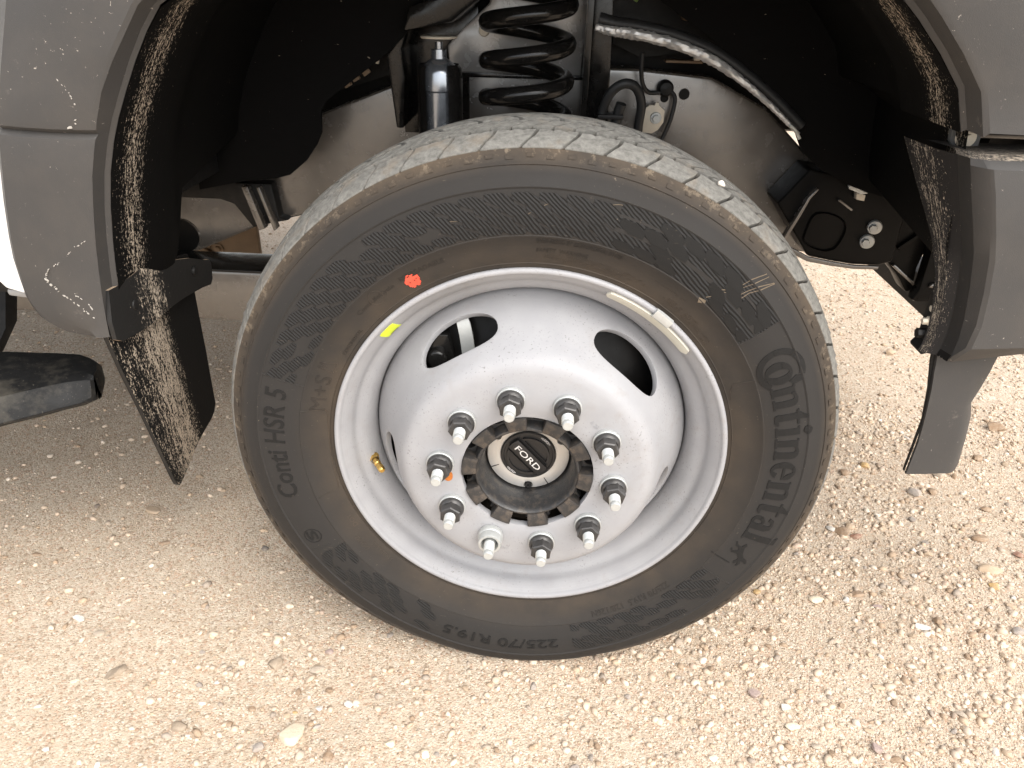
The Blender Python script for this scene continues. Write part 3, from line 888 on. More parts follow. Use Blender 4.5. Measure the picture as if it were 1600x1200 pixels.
# things stuck on the rim: follow the barrel's own profile
BR = [(.2545,.0015),(.2530,.0034),(.2500,.0062),(.2465,.0106),(.2436,.0145),(.2420,.0178),(.2408,.0215),(.2396,.0250),(.2372,.0280),(.2335,.0305)]
bl = [0]
for p_, q_ in zip(BR, BR[1:]): bl.append(bl[-1] + math.dist(p_, q_))
def on_barrel(s_): return float(np.interp(s_, bl, [p[0] for p in BR])), float(np.interp(s_, bl, [p[1] for p in BR]))
def patch(name, mat, a0, a1, s0, s1, th, round_=.004, n=24, m=6, parent=None):
    V = []; F = []
    for lay in (0, 1):
        for i in range(n + 1):
            a = a0 + (a1 - a0) * i / n
            e = min(i, n - i) / n * R(abs(a1 - a0)) * .25
            pull = max(0, round_ - e); cut_ = round_ - math.sqrt(max(0, round_ ** 2 - pull ** 2)) if round_ > 0 else 0
            for j in range(m + 1):
                s_ = s0 + cut_ + (s1 - s0 - 2 * cut_) * j / m
                r, y = on_barrel(s_)
                k = th if lay else -.0003
                r2 = r - k * .72; y2 = y - k * .70
                V.append((r2 * math.cos(R(a)), y2, r2 * math.sin(R(a))))
    N = (n + 1) * (m + 1)
    for i in range(n):
        for j in range(m):
            q = (i*(m+1)+j, i*(m+1)+j+1, (i+1)*(m+1)+j+1, (i+1)*(m+1)+j)
            F.append(tuple(x_ + N for x_ in q))
    edge = [j for j in range(m)] + [i*(m+1)+m for i in range(n)] + [n*(m+1)+j for j in range(m, 0, -1)] + [i*(m+1) for i in range(n, 0, -1)]
    for x_, y_ in zip(edge, edge[1:] + edge[:1]): F.append((x_, y_, y_ + N, x_ + N))
    return link(name, pyd(name, V, F), mat, parent or rim, smooth=40)
patch('yellow_sticker', M['yellow'], 139.6, 134.0, .0030, .0235, .0008, .001, 8, 6)
patch('balance_weight', M['beige'], 69.8, 39.6, .0012, .0172, .0030, .007, 40, 8)
patch('label_print', M['dial'], 138.4, 135.2, .0200, .0217, .0011, 0, 8, 2)
def clip_prof(a): return a
V = []; F = []
cp = [(.2500,.0120),(.2524,.0030),(.2542,-.0020),(.2580,-.0036),(.2620,-.0030),(.2640,.0005)]
cpo = [(r - .0015, y - .0012) if i < 4 else (r + .0006, y - .0016) for i, (r, y) in enumerate(cp)]
n = 10
for i in range(n + 1):
    t = R(56.3 - 5.6 * i / n)
    for r, y in cpo: V.append((r * math.cos(t), y - .0018, r * math.sin(t)))
    for r, y in cp: V.append((r * math.cos(t), y, r * math.sin(t)))
m = len(cp)
for i in range(n):
    for j in range(m - 1):
        F.append((i*2*m+j, i*2*m+j+1, (i+1)*2*m+j+1, (i+1)*2*m+j))
for i in (0, n):
    for j in range(m - 1): F.append((i*2*m+j, i*2*m+j+1, i*2*m+m+j+1, i*2*m+m+j))
link('weight_clip', pyd('weight_clip', V, F), M['zinc'], rim, smooth=40)

# ------------------------------------------------------------------ hub with locking dial
hp = [(.0848,-.0200),(.0848,-.0270),(.0838,-.0282),(.0715,-.0282),(.0700,-.0330),(.0690,-.0400),(.0672,-.0432),(.0650,-.0436),(.0632,-.0420),(.0615,-.0370),(.0600,-.0290),(.0588,-.0180),(.0580,-.0080),(.0576,.0020),(.0576,.0100),(.0001,.0100)]
hb = MB().lathe(hp + [(.0001,.05),(.0848,.05),(.0848,-.0200)], 120).build('hub_raw', M['cast'], None, None)
cb = MB()
for k in range(10):
    a = R(84.03 - 36 * k)
    cb.lathe([(.0001,-.045),(.0098,-.045),(.0098,.010),(.0001,.010)], 20, (.0836 * math.cos(a), 0, .0836 * math.sin(a)))
ck = cb.build('cutter', M['cast'], None, None)
md = hb.modifiers.new('b', 'BOOLEAN'); md.object = ck; md.solver = 'EXACT'
me = evaluated(hb, 'wheel_hub', M['cast'])
for q in (hb, ck): bpy.data.objects.remove(q)
me.materials.clear()
hub = link('wheel_hub', me, M['cast'], truck, HUB, 35)
tb = MB()
th_ = 9.6
V = []
for r in (.0660, .0846):
    for y in (-.0270, -.0485):
        for j in range(7):
            a = R(90 - th_ + 2 * th_ * j / 6)
            rr = r
            V.append((rr * math.cos(a), y + (.0025 if (y < -.04 and r < .07) else 0), rr * math.sin(a)))
F = []
for j in range(6):
    F += [(7 + j, 8 + j, 22 + j, 21 + j), (j, 7 + j, 8 + j, j + 1), (14 + j, 15 + j, 22 + j, 21 + j), (j, j + 1, 15 + j, 14 + j)]
F += [(0, 7, 21, 14), (6, 20, 27, 13)]
tooth = MB().add(V, F).build('hub_tooth', M['tooth'], None, 30, .0011)
C.objects.unlink(tooth)
for k in range(10):
    c_ = tooth.copy(); C.objects.link(c_); c_.name = 'hub_tooth'; c_.parent = hub; c_.rotation_euler = (0, R(-(102.03 - 90) + 36 * k), 0)
bpy.data.objects.remove(tooth)
# brake drum body just behind the disc, widened and blackened to shade the slots
MB().lathe([(.0001,.050),(.150,.050),(.160,.060),(.196,.064),(.2085,.070),(.2085,.098),(.0001,.098)], 96).build('brake_rotor', M['matte'], truck, 40, loc=HUB)
MB().lathe([(.0001,.100),(.120,.100),(.205,.118),(.209,.122),(.205,.126),(.0001,.126)], 96).build('splash_shield', M['black'], truck, 40, loc=HUB)
cal = MB()
cal.prism([(-.165,.070),(-.150,.115),(-.125,.150),(-.112,.150),(-.104,.118),(-.112,.085),(-.135,.060)], .044, .0645)
cal.lathe([(.0001,-.012),(.011,-.012),(.014,-.008),(.014,.002)], 20, (-.126, .044, .118))
cal.tube([(-.155,.046,.088),(-.135,.040,.096),(-.114,.042,.092)], .007, 12)
cal.build('brake_caliper', M['gloss'], truck, 35, .003, loc=HUB)
sb_ = MB()
pts_ = [(-.0960, .176), (-.0915, .166), (-.0880, .150), (-.0858, .134), (-.0845, .118), (-.0850, .100)]
for i, (x_, z_) in enumerate(pts_):
    y_ = .050 - .006 * math.sin(i / 5 * math.pi)
    for dx, dy in ((-.0088, 0), (.0088, 0), (.0088, .003), (-.0088, .003)): sb_.v.append((x_ + dx, y_ + dy, z_))
for i in range(len(pts_) - 1):
    for k in range(4): sb_.f.append((i*4+k, i*4+(k+1)%4, i*4+4+(k+1)%4, i*4+4+k))
sb_.build('caliper_spring', M['zinc'], truck, 50, loc=HUB)

# the aluminium plate, its screws and the dial
pp = []
screw_a = (147.0, 29.0, -88.0)
for j in range(180):
    a = 2.0 * j
    r = .0552
    pp.append((r * math.cos(R(a)), r * math.sin(R(a))))
pl = MB().lathe([(.0552,.0080),(.0552,.0010),(.0545,-.0004),(.0385,-.0016),(.0372,-.0010),(.0370,.0040),(.0001,.0040)], 120).build('plate_raw', M['alu'], None, None)
cb = MB()
for a in screw_a:
    cb.lathe([(.0001,-.02),(.0062,-.02),(.0062,.0055),(.0001,.0055)], 24, (.0500 * math.cos(R(a)), 0, .0500 * math.sin(R(a))))
ck = cb.build('cutter', M['alu'], None, None)
md = pl.modifiers.new('b', 'BOOLEAN'); md.object = ck; md.solver = 'EXACT'
me = evaluated(pl, 'hub_plate', M['alu'])
for q in (pl, ck): bpy.data.objects.remove(q)
me.materials.clear()
plate = link('hub_plate', me, M['alu'], truck, HUB, 30)
for a in screw_a:
    s_ = MB().lathe([(.0001,.001),(.0020,.001),(.0022,-.0020),(.0042,-.0020),(.0046,-.0012),(.0046,.0060)], 24, (.0500 * math.cos(R(a)), 0, .0500 * math.sin(R(a))))
    s_.build('plate_screw', M['dial'], plate, 35)
for a in (-155, -58):
    q_ = (.0470 * math.cos(R(a)), .0470 * math.sin(R(a)))
    d_ = (math.cos(R(a)), math.sin(R(a))); e_ = (-d_[1], d_[0])
    MB().prism([(q_[0] + d_[0]*.007 + e_[0]*.0005, q_[1] + d_[1]*.007 + e_[1]*.0005), (q_[0] - d_[0]*.004 + e_[0]*.0005, q_[1] - d_[1]*.004 + e_[1]*.0005), (q_[0] - d_[0]*.004 - e_[0]*.0005, q_[1] - d_[1]*.004 - e_[1]*.0005), (q_[0] + d_[0]*.007 - e_[0]*.0005, q_[1] + d_[1]*.007 - e_[1]*.0005)], -.0016, .0).build('plate_mark', M['dial'], plate, 30)
dl = MB().lathe([(.0366,.0040),(.0366,-.0030),(.0358,-.0040),(.0330,-.0042),(.0322,-.0030),(.0001,-.0030)], 96)
dial = dl.build('locking_dial', M['dial'], truck, 30, loc=HUB)
TD = -47
def on_dial(u, v): return (u * math.cos(R(TD)) - v * math.sin(R(TD)), u * math.sin(R(TD)) + v * math.cos(R(TD)))
bar = []
for j in range(13):
    t = R(-50 + 100 * j / 12); bar.append((.0305 * math.cos(t * .36), .0085 * math.sin(t) / math.sin(R(50))))
bar = bar + [(-x_, -y_) for x_, y_ in bar]
MB().prism([on_dial(*p) for p in bar], -.0098, -.0031).build('dial_grip', M['dial'], dial, 30, .0012)
for sgn in (1, -1):
    half = [(.0285 * math.cos(R(a)), .0285 * math.sin(R(a))) for a in range(26, 155, 8)]
    half = [(x_, sgn * y_) for x_, y_ in half]
    inn = [(x_ * .86, sgn * .0135 + (y_ - sgn * .0135) * .84) for x_, y_ in half]
    w_ = MB(); n = len(half)
    w_.add([(on_dial(*p)[0], -.0031, on_dial(*p)[1]) for p in half] + [(on_dial(*p)[0], -.0062, on_dial(*p)[1]) for p in half] + [(on_dial(*p)[0], -.0062, on_dial(*p)[1]) for p in inn] + [(on_dial(*p)[0], -.0031, on_dial(*p)[1]) for p in inn],
           [(l*n + j, l*n + (j+1) % n, (l+1)*n + (j+1) % n, (l+1)*n + j) for l in range(3) for j in range(n)])
    w_.build('dial_pocket', M['dial'], dial, 35)
face_text('FORD', .0088, 0, 0, TD, M['silver'], dial, -.0100, .0004, .0, 'dial_lettering', 1.5)
def arc_text(body, size, r, a_mid, flip):
    v, f = text_mesh(body, 1.0, .01)
    w = v[:, 0].max() - v[:, 0].min(); cx_ = (v[:, 0].max() + v[:, 0].min()) / 2
    pts = []
    for a_, b_, w_ in v:
        s = (a_ - cx_) * size / .73; q_ = b_ * size / .73
        if flip: rr = r - q_; t = R(a_mid) + s / r
        else: rr = r + q_; t = R(a_mid) - s / r
        pts.append((rr * math.cos(t), -.0041 - (w_ + .5) * .0003, rr * math.sin(t)))
    link('dial_lettering', pyd('dial_lettering', pts, f), M['silver'], dial)
arc_text('>LOCK<', .0030, .0322, 47, False)
arc_text('<AUTO>', .0030, .0345, 228, True)
# ------------------------------------------------------------------ grey wheel-arch flare
def loft(name, sections, mat, parent, smooth=30, closed=False, uv=None, kind=None, solid=0.0):
    n = len(sections[0]); V = [p for s in sections for p in s]
    F = []
    for i in range(len(sections) - 1):
        for k in range(n - (0 if closed else 1)):
            F.append((i*n + k, i*n + (k+1) % n, (i+1)*n + (k+1) % n, (i+1)*n + k))
    me = pyd(name, V, F, uv)
    return link(name, me, mat, parent, smooth=smooth, kind=kind)
# z, outer back, outer front, bevel start, arch edge
LZ = [(0.540,-.612,-.5560,-.5338,-.5363),(0.546,-.6290,-.5643,-.5338,-.5351),(0.553,-.6370,-.5760,-.5334,-.5337),(0.565,-.6435,-.5880,-.5327,-.5308),(0.58,-.6481,-.5962,-.5315,-.5273),
 (0.6,-.6490,-.5994,-.5296,-.5235),(0.63,-.6495,-.6014,-.5261,-.5200),(0.66,-.6461,-.5989,-.5219,-.5159),(0.70,-.6397,-.5923,-.5146,-.5088),(0.74,-.6316,-.5844,-.5059,-.4991),
 (0.772,-.6253,-.5777,-.4955,-.4880),(0.781,-.6242,-.5758,-.4926,-.4843),(0.786,-.6225,-.5748,-.4910,-.4821),(0.791,-.6207,-.5737,-.4893,-.4798),(0.80,-.6177,-.5717,-.4859,-.4758),
 (0.83,-.6074,-.5590,-.4735,-.4600),(0.86,-.5968,-.5456,-.4549,-.4431),(0.89,-.5858,-.5322,-.4330,-.4239),(0.915,-.5771,-.5211,-.4147,-.4042)]
secs = []
edge_pts = []          # arch edge, used by the liner
for z, a, b_, c_, d in LZ:
    g = .0075 if abs(z - .786) < .001 else (.0012 if abs(z - .786) < .006 else 0)
    dz = 0
    zb = z - (.012 if z < .545 else 0)
    secs.append([(a + .004, .060, z), (a, .036, z), (a + .006, .012, z), ((a + b_) / 2 - .004, -.004 + g, z), (b_ - .004, -.0105 + g, z), (b_ + .004, -.0125 + g, z), ((b_ + c_) / 2, -.0165 + g, z), (c_ - .003, -.0145 + g, z), (c_ + .003, -.0120 + g, z), (d - .002, .0105, z), (d + .003, .0150, z)])
    edge_pts.append((d, z))
# over the top of the arch and down to the right end above the bumper
A0 = math.degrees(math.atan2(.915 - ZC, -.4042)); A1 = math.degrees(math.atan2(.8195 - ZC, .4452))
top_a = np.linspace(A0 - 5, A1, 22)
for a in top_a:
    r3 = .6605 if a > 60 else float(np.interp(a, [A1, 48, 60], [.6200, .640, .6605]))
    f = float(np.interp(a, [60, A0], [0, 1]))
    d = (r3 * math.cos(R(a)), ZC + r3 * math.sin(R(a)))
    wd = .015 if a > 60 else float(np.interp(a, [A1, 60], [.010, .015]))
    er = (math.cos(R(a)), math.sin(R(a)))
    c_ = (d[0] + er[0] * wd, d[1] + er[1] * wd)
    b_ = (d[0] + er[0] * .120, d[1] + er[1] * .120); o_ = (d[0] + er[0] * .17, d[1] + er[1] * .17)
    if a < 75:     # the front leg of the flare widens into a panel that runs forward
        k = float(np.interp(a, [A1, 75], [1, 0]))
        b_ = (b_[0] + .32 * k, b_[1] + (d[1] - b_[1]) * k); o_ = (o_[0] + .33 * k, o_[1] + (d[1] - o_[1]) * k); c_ = (c_[0] + .003 * k, c_[1] + (d[1] - c_[1]) * k)
    def P3(p, y): return (p[0], y, p[1])
    mid = ((b_[0] + c_[0]) / 2, (b_[1] + c_[1]) / 2)
    secs.append([P3(o_, .060), P3(o_, .036), P3((o_[0] - er[0]*.006, o_[1] - er[1]*.006), .012), P3(((o_[0] + b_[0]) / 2, (o_[1] + b_[1]) / 2), -.004), P3((b_[0] + er[0]*.004, b_[1] + er[1]*.004), -.0105), P3((b_[0] - er[0]*.004, b_[1] - er[1]*.004), -.0125),
                 P3(mid, -.0165), P3((c_[0] + er[0]*.003, c_[1] + er[1]*.003), -.0145), P3((c_[0] - er[0]*.003, c_[1] - er[1]*.003), -.0120), P3((d[0] + er[0]*.002, d[1] + er[1]*.002), .0105), P3((d[0] - er[0]*.003, d[1] - er[1]*.003), .0150)])
    edge_pts.append((d[0], d[1]))
flare = loft('wheel_arch_flare', secs, M['grey'], truck, 24)
# bottom caps of the flare
V = [(x, y, z) for x, y, z in secs[0]]
cap = MB()
n = len(V)
cap.add(V + [(x + (.02 if i < 3 else 0), y if y > .04 else .055, z + .002) for i, (x, y, z) in enumerate(V)], [(i, i + 1, n + i + 1, n + i) for i in range(n - 1)])
V = secs[-1]
cap.add([tuple(p) for p in V] + [(x, max(y, .055), z + .001) for x, y, z in V], [(i, i + 1, n + i + 1, n + i) for i in range(n - 1)])
cap.build('flare_end_cap', M['grey'], flare, 30)
# white scuffs on the flare
def scuff(pts, y, n, w):
    V = MB()
    P_ = [Vector((x, 0, z)) for x, z in pts]
    L_ = sum((b - a).length for a, b in zip(P_, P_[1:]))
    for a, b in zip(P_, P_[1:]):
        m_ = max(2, int((b - a).length / L_ * n))
        for k in range(m_):
            if random.random() < .38: continue
            c_ = a.lerp(b, (k + random.random() * .5) / m_); l_ = random.uniform(.0008, .0036); c_ = c_ + Vector((random.uniform(-1, 1), 0, random.uniform(-1, 1))) * w * .9
            d = (b - a).normalized(); nn_ = Vector((-d.z, 0, d.x)) * w * random.uniform(.25, .85)
            q = [c_ - d * l_ * .5, c_ + nn_, c_ + d * l_ * .5, c_ - nn_]
            V.add([(p.x, y - .0006, p.z) for p in q] + [(p.x, y + .002, p.z) for p in q], [(0, 1, 2, 3), (0, 4, 5, 1), (1, 5, 6, 2), (2, 6, 7, 3), (3, 7, 4, 0)])
    return V
sc_ = scuff([(-.5265, .667), (-.545, .6555), (-.562, .640), (-.583, .628), (-.590, .617)], -.0155, 40, .0010)
sc_.build('scuff_mark', M['scuff'], flare, 30, kind=None)
scuff([(-.590, .617), (-.579, .602), (-.555, .580), (-.541, .566)], -.0160, 34, .0013).build('scuff_mark', M['scuff'], flare, 30)
scuff([(-.560, .600), (-.548, .588), (-.540, .578)], -.0160, 14, .0010).build('scuff_mark', M['scuff'], flare, 30)
scuff([(-.512, .842), (-.503, .828), (-.498, .814)], -.0158, 14, .0010).build('scuff_mark', M['scuff'], flare, 30)
scuff([(-.500, .801), (-.508, .797), (-.514, .789)], -.0158, 10, .0022).build('scuff_mark', M['scuff'], flare, 30)

# ------------------------------------------------------------------ wheel-house liner
ep = [p for p in edge_pts]
V = []; UV = []
ts = [.014, .022, .05, .09, .13, .17, .21, .26, .32, .38, .45]
s_ = 0
NS = len(ts)
for i, (x, z) in enumerate(ep):
    if i: s_ += math.dist(ep[i - 1], ep[i])
    er = Vector((x, 0, z - ZC)).normalized()
    for t in ts:
        # the band beside the flare stands a little proud, then the surface steps away from the tyre
        off = -.004 + (0 if t < .2 else .015)
        y = t
        if z < .665 and x < 0: y = min(t, .205 + max(0, z - .54) * .25)
        if x > .34 and z < .9: y = t
        V.append((x + er.x * off, y, z + er.z * off)); UV.append((s_, t))
F = []
for i in range(len(ep) - 1):
    for k in range(NS - 1): F.append((i*NS + k, i*NS + k + 1, (i+1)*NS + k + 1, (i+1)*NS + k))
liner = link('wheel_liner', pyd('wheel_liner', V, F, UV), M['liner'], truck, smooth=40)
def wall(name, poly, y, th, mat, parent=None, uvs=1.0, bevel=0):
    m_ = MB().prism(poly, y, y + th)
    o_ = m_.build(name, mat, parent or truck, 30, bevel)
    me = o_.data
    l = me.uv_layers.new(name='UVMap')
    co = np.empty(len(me.vertices) * 3, dtype=np.float32); me.vertices.foreach_get('co', co); co = co.reshape(-1, 3)
    idx = np.empty(len(me.loops), dtype=np.int32); me.loops.foreach_get('vertex_index', idx)
    uv = np.stack([co[:, 2], co[:, 0] * 0 + .02], -1)
    uv[:, 1] = np.abs(co[:, 0]) * .3
    l.data.foreach_set('uv', uv[idx].astype(np.float32).ravel())
    return o_
# inner walls of the liner: left (behind the wheel) and right (ahead of it)
wl_ = [(-.52,.585),(-.5807,.6134)] if False else []
left_wall = [(-.600, .607), (-.52, .6245), (-.46, .632), (-.4355, .639), (-.4048, .664), (-.385, .690), (-.3734, .712), (-.372, .745), (-.360, .763), (-.3509, .769), (-.2625, .8315), (-.230, .860), (-.2197, .8725), (-.1981, .9133), (-.1981, 1.04), (-.36, 1.0), (-.48, .90), (-.56, .76), (-.600, .66)]
wall('liner_inner_wall', left_wall, .445, .006, M['wall'], liner)
right_wall = [(.10, 1.045), (.1638, .9231), (.2487, .8727), (.3054, .8286), (.4033, .7401), (.4199, .7103), (.456, .683), (.516, .6564), (.575, .640), (.625, .637), (.70, .660), (.72, .80), (.60, .90), (.40, .98)]
wall('liner_inner_wall', right_wall, .440, .006, M['wall'], liner)
# the part of the liner ahead of the wheel that drops behind the bumper
V = []; UV = []
pr = [(.4452, .8195), (.4500, .79), (.4520, .76), (.456, .73), (.462, .69), (.470, .66)]
tt = [.028, .06, .10, .16, .22, .30, .38, .44]
for i, (x, z) in enumerate(pr):
    for t in tt: V.append((x + .012 + (t - .03) * .14 * (1 if z < .8 else .3), t, z + t * .02)); UV.append((i * .03, t))
F = [(i*8+k, i*8+k+1, i*8+8+k+1, i*8+8+k) for i in range(len(pr)-1) for k in range(7)]
link('liner_front_panel', pyd('liner_front_panel', V, F, UV), M['liner'], liner, smooth=40)

# ------------------------------------------------------------------ rubber mud flap with its clamp strip (left)
def sheet_x(name, outline, x0, th, mat, parent, curve=lambda y, z: 0.0, bevel=.0012, uvf=None):
    """outline in (y, z), a sheet facing the wheel; finely triangulated so it can bow"""
    bm = bmesh.new()
    vs2 = [bm.verts.new((0, y, z)) for y, z in outline]
    f = bm.faces.new(vs2)
    z0 = min(p[1] for p in outline); z1 = max(p[1] for p in outline)
    for z in np.arange(z0 + .012, z1, .014):
        bmesh.ops.bisect_plane(bm, geom=bm.verts[:] + bm.edges[:] + bm.faces[:], plane_co=(0, 0, z), plane_no=(0, 0, 1))
    y0 = min(p[0] for p in outline); y1 = max(p[0] for p in outline)
    for y in np.arange(y0 + .012, y1, .018):
        bmesh.ops.bisect_plane(bm, geom=bm.verts[:] + bm.edges[:] + bm.faces[:], plane_co=(0, y, 0), plane_no=(0, 1, 0))
    r_ = bmesh.ops.extrude_face_region(bm, geom=bm.faces[:])
    for v in r_['geom']:
        if isinstance(v, bmesh.types.BMVert): v.co.x -= th
    bmesh.ops.recalc_face_normals(bm, faces=bm.faces)
    for v in bm.verts: v.co.x += x0 + curve(v.co.y, v.co.z)
    uvl = bm.loops.layers.uv.new('UVMap')
    for fc in bm.faces:
        for l in fc.loops:
            y, z = l.vert.co.y, l.vert.co.z
            l[uvl].uv = (z, (y - y0)) if uvf is None else uvf(y, z)
    me = bpy.data.meshes.new(name); bm.to_mesh(me); bm.free()
    return link(name, me, mat, parent, smooth=40)
flap_o = [(-.0114, .548), (.0076, .475), (.0274, .410), (.050, .330), (.0690, .262), (.0745, .247), (.0810, .2405), (.0880, .2420), (.2330, .2330), (.2360, .2370), (.2471, .2793), (.2475, .290), (.2440, .395), (.2373, .4859), (.232, .565), (.10, .585), (-.004, .590)]
flap_o = [(-.0114, .548), (.0076, .475), (.0274, .410), (.050, .330), (.0690, .262), (.0745, .247), (.0810, .2405), (.0900, .2405), (.1500, .252), (.2250, .272), (.2390, .280), (.2465, .293), (.2440, .395), (.2373, .4859), (.232, .565), (.10, .585), (-.004, .590)]
bow = lambda y, z: -.012 * math.sin(min(1, max(0, (.58 - z) / .34)) * 1.5) + .004 * math.sin(y * 26)
mud_flap = sheet_x('mud_flap', flap_o, -.533, .006, M['flap'], truck, bow, uvf=lambda y, z: (z, max(0, y + .0 - (.58 - z) * .18 + .03)))
mud_flap.data.materials.append(M['black'])
for p in mud_flap.data.polygons:
    if abs(p.normal.x) < .5: p.material_index = 1
clamp_o = [(-.0040, .5995), (.022, .5985), (.030, .600), (.085, .602), (.150, .583), (.212, .566), (.252, .549), (.2650, .546), (.2700, .538), (.2660, .514), (.2570, .507), (.230, .512), (.180, .516), (.130, .519), (.080, .522), (.030, .526), (-.002, .530), (-.0114, .536), (-.012, .560)]
clamp = sheet_x('flap_clamp', clamp_o, -.522, .006, M['strap'], mud_flap, lambda y, z: .003 * math.sin(y * 30), uvf=lambda y, z: (z, max(0, y + .03)))
clamp.data.materials.append(M['mud'])
for p in clamp.data.polygons:
    if abs(p.normal.z) > .6: p.material_index = 1
for y, z in ((.040, .563), (.215, .545)):
    q = MB().lathe([(.0001, .006), (.006, .006), (.0075, .004), (.0075, 0), (.011, -.0008), (.011, -.003)], 20, (-.524, y, z), Vector((1, 0, 0)))
    q.build('clamp_screw', M['black'], mud_flap, 35)

# ------------------------------------------------------------------ front bumper end and the deflector hanging under it
B3 = [(.5535,.5008),(.5620,.5035),(.5804,.5054),(.6095,.5038),(.6494,.4978),(.6874,.4900),(.7166,.4800),(.7585,.4646),(.7860,.4550),(.7935,.4525)]
secs = []
for z, x3 in B3:
    x2 = float(np.interp(z, [.5636,.5758,.5944,.6187,.6575,.6947,.7437,.7933], [.5010,.5060,.5094,.5096,.5040,.4974,.4812,.4629])) + .004
    if z > .79: yy = .012
    elif z > .78: yy = .002
    else: yy = 0
    lo = max(0, (.575 - z) * .9)
    xe = .92
    secs.append([(x3 - .020, .150, z), (x3 - .014, .060, z), (x3 - .003, .020, z), (x3 + .002, .002, z), (x2 - .002, -.0150 + lo + yy, z), (x2 + .003, -.0180 + lo + yy, z), (.58, -.0200 + lo + yy, z), (.72, -.012 + lo + yy, z), (.84, .012 + lo + yy, z), (xe - .03, .060 + yy, z), (xe, .160, z), (xe + .06, .60, z), (xe + .07, 1.0, z), (xe + .06, 1.4, z), (xe, 1.84, z), (xe - .08, 1.98, z), (.58, 2.015, z)])
bsec = [[p for p in s[2:]] for s in secs]
# the lower edge rises forward, as on the real skin
for i, s in enumerate(bsec):
    z = B3[i][0]
    if z < .60:
        for k in range(4, len(s)):
            x, y, zz = s[k]
            s[k] = (x, y, zz + (.60 - z) * min(1, (x - .50) / .10) * (.75 if k > 4 else .4))
bumper = loft('front_bumper', bsec, M['grey'], truck, 28)
# dusty return face towards the tyre and the ledge on top
V = []; UV = []
for i, s in enumerate(secs):
    for k in range(4): V.append((s[k][0], s[k][1], s[k][2])); UV.append((s[k][2], .15 - s[k][1]))
F = [(i*4 + k, i*4 + k + 1, i*4 + 5 + k, i*4 + 4 + k) for i in range(len(secs) - 1) for k in range(3)]
V2 = []
# narrower, slanted at the foot
for x, y, z in V:
    w_ = float(np.interp(z, [.5535, .60, .66, .75, .7935], [.012, .016, .022, .075, .100]))
    V2.append((x, .0 + (y if y < .021 else .02 + (y - .02) / .13 * w_), z))
link('bumper_return', pyd('bumper_return', V2, F, UV), M['bumper_side'], bumper, smooth=30)
tl = secs[-1]
LV = [(p[0], p[1], .7935) for p in tl[2:10]]; LB = [(p[0] - (.006 if i < 2 else 0), p[1] + .095, .7945) for i, p in enumerate(tl[2:10])]
V = LV + [(a[0], a[1] + .010, .7985) for a in LV] + LB
V[0:8] = [(a[0], a[1] + .0005, .7930) for a in LV]
F = [(l*8 + k, l*8 + k + 1, l*8 + 9 + k, l*8 + 8 + k) for l in range(2) for k in range(7)]
UVl = [(i % 8 * .06, (0 if i < 8 else .01 if i < 16 else .1)) for i in range(24)]
link('bumper_ledge', pyd('bumper_ledge', V, F, UVl), M['ledge'], bumper, smooth=40)
bl_ = MB()
bl_.tube([(.4700, .100, .8150), (.60, .098, .8160), (.80, .10, .8160), (.90, .16, .816)], .0170, 18)
bl_.build('bumper_tube', M['pipe'], bumper, 40)
eb = [(.4520, .840), (.4760, .840), (.4850, .832), (.4900, .815), (.4905, .792), (.4650, .792), (.4580, .80)]
MB().prism(eb, .060, .068).build('bumper_tab', simple('tab_paint', (.10, .10, .098), .45, 0, .5), bumper, 30, .0015)
MB().lathe([(.0001, -.009), (.0045, -.009), (.0050, -.004), (.0105, -.003), (.0115, 0)], 24, (.4735, .0600, .8045)).build('tab_bolt', M['steel'], bumper, 35)
# deflector
dz = [(.3700, .5140, .5860), (.3730, .5150, .5880), (.3790, .5150, .5890), (.40, .5158, .5860), (.42, .5165, .5840), (.45, .5150, .5790), (.475, .5130, .5740), (.50, .5105, .5740), (.525, .5065, .5740), (.56, .5020, .578)]
secs = []
for z, xa, xb in dz:
    row = []
    nn_ = 14
    xb += .010 if z < .46 else .004
    for k in range(nn_ + 1):
        f = k / nn_
        x = xa + (xb - xa) * f
        y = .026 + .002 * f
        if f > .62: y += (f - .62) ** 2 * .22 * float(np.interp(z, [.37, .45, .52], [1.0, .8, .15]))
        zz = z + (.010 * (f ** 2) if z < .372 else 0)
        row.append((x, y, zz))
    row += [(x, y + .0045, z_) for x, y, z_ in reversed(row)]
    secs.append(row)
defl = loft('air_deflector', secs, M['grey'], truck, 35, closed=True)
m_ = MB()
m_.prism([(.495, .600), (.503, .575), (.508, .540), (.512, .500), (.5165, .455), (.5140, .372), (.5128, .372), (.5145, .455), (.5085, .500), (.5000, .540), (.4970, .565), (.489, .590)], .0305, .0345)
m_.build('deflector_rib', M['black'], defl, 30)
k_ = MB()
k_.prism([(.4905, .632), (.4935, .634), (.5000, .590), (.5020, .560), (.4985, .552), (.4850, .548), (.4835, .552), (.4900, .562)], .030, .062)
k_.lathe([(.0001, 0), (.0065, 0), (.0065, .012), (.0095, .013), (.0095, .016)], 6, (.4790, .045, .571), Vector((1, 0, 0)))
k_.build('deflector_bracket', M['black'], truck, 30, .001)
for x, z in ((.4885, .606), (.4830, .589)):
    MB().lathe([(.0001, 0), (.0040, 0), (.0042, .006), (.0060, .0065), (.0060, .009)], 6, (x - .004, .040, z), Vector((1, 0, .1))).build('bracket_bolt', M['steel'], truck, 30)

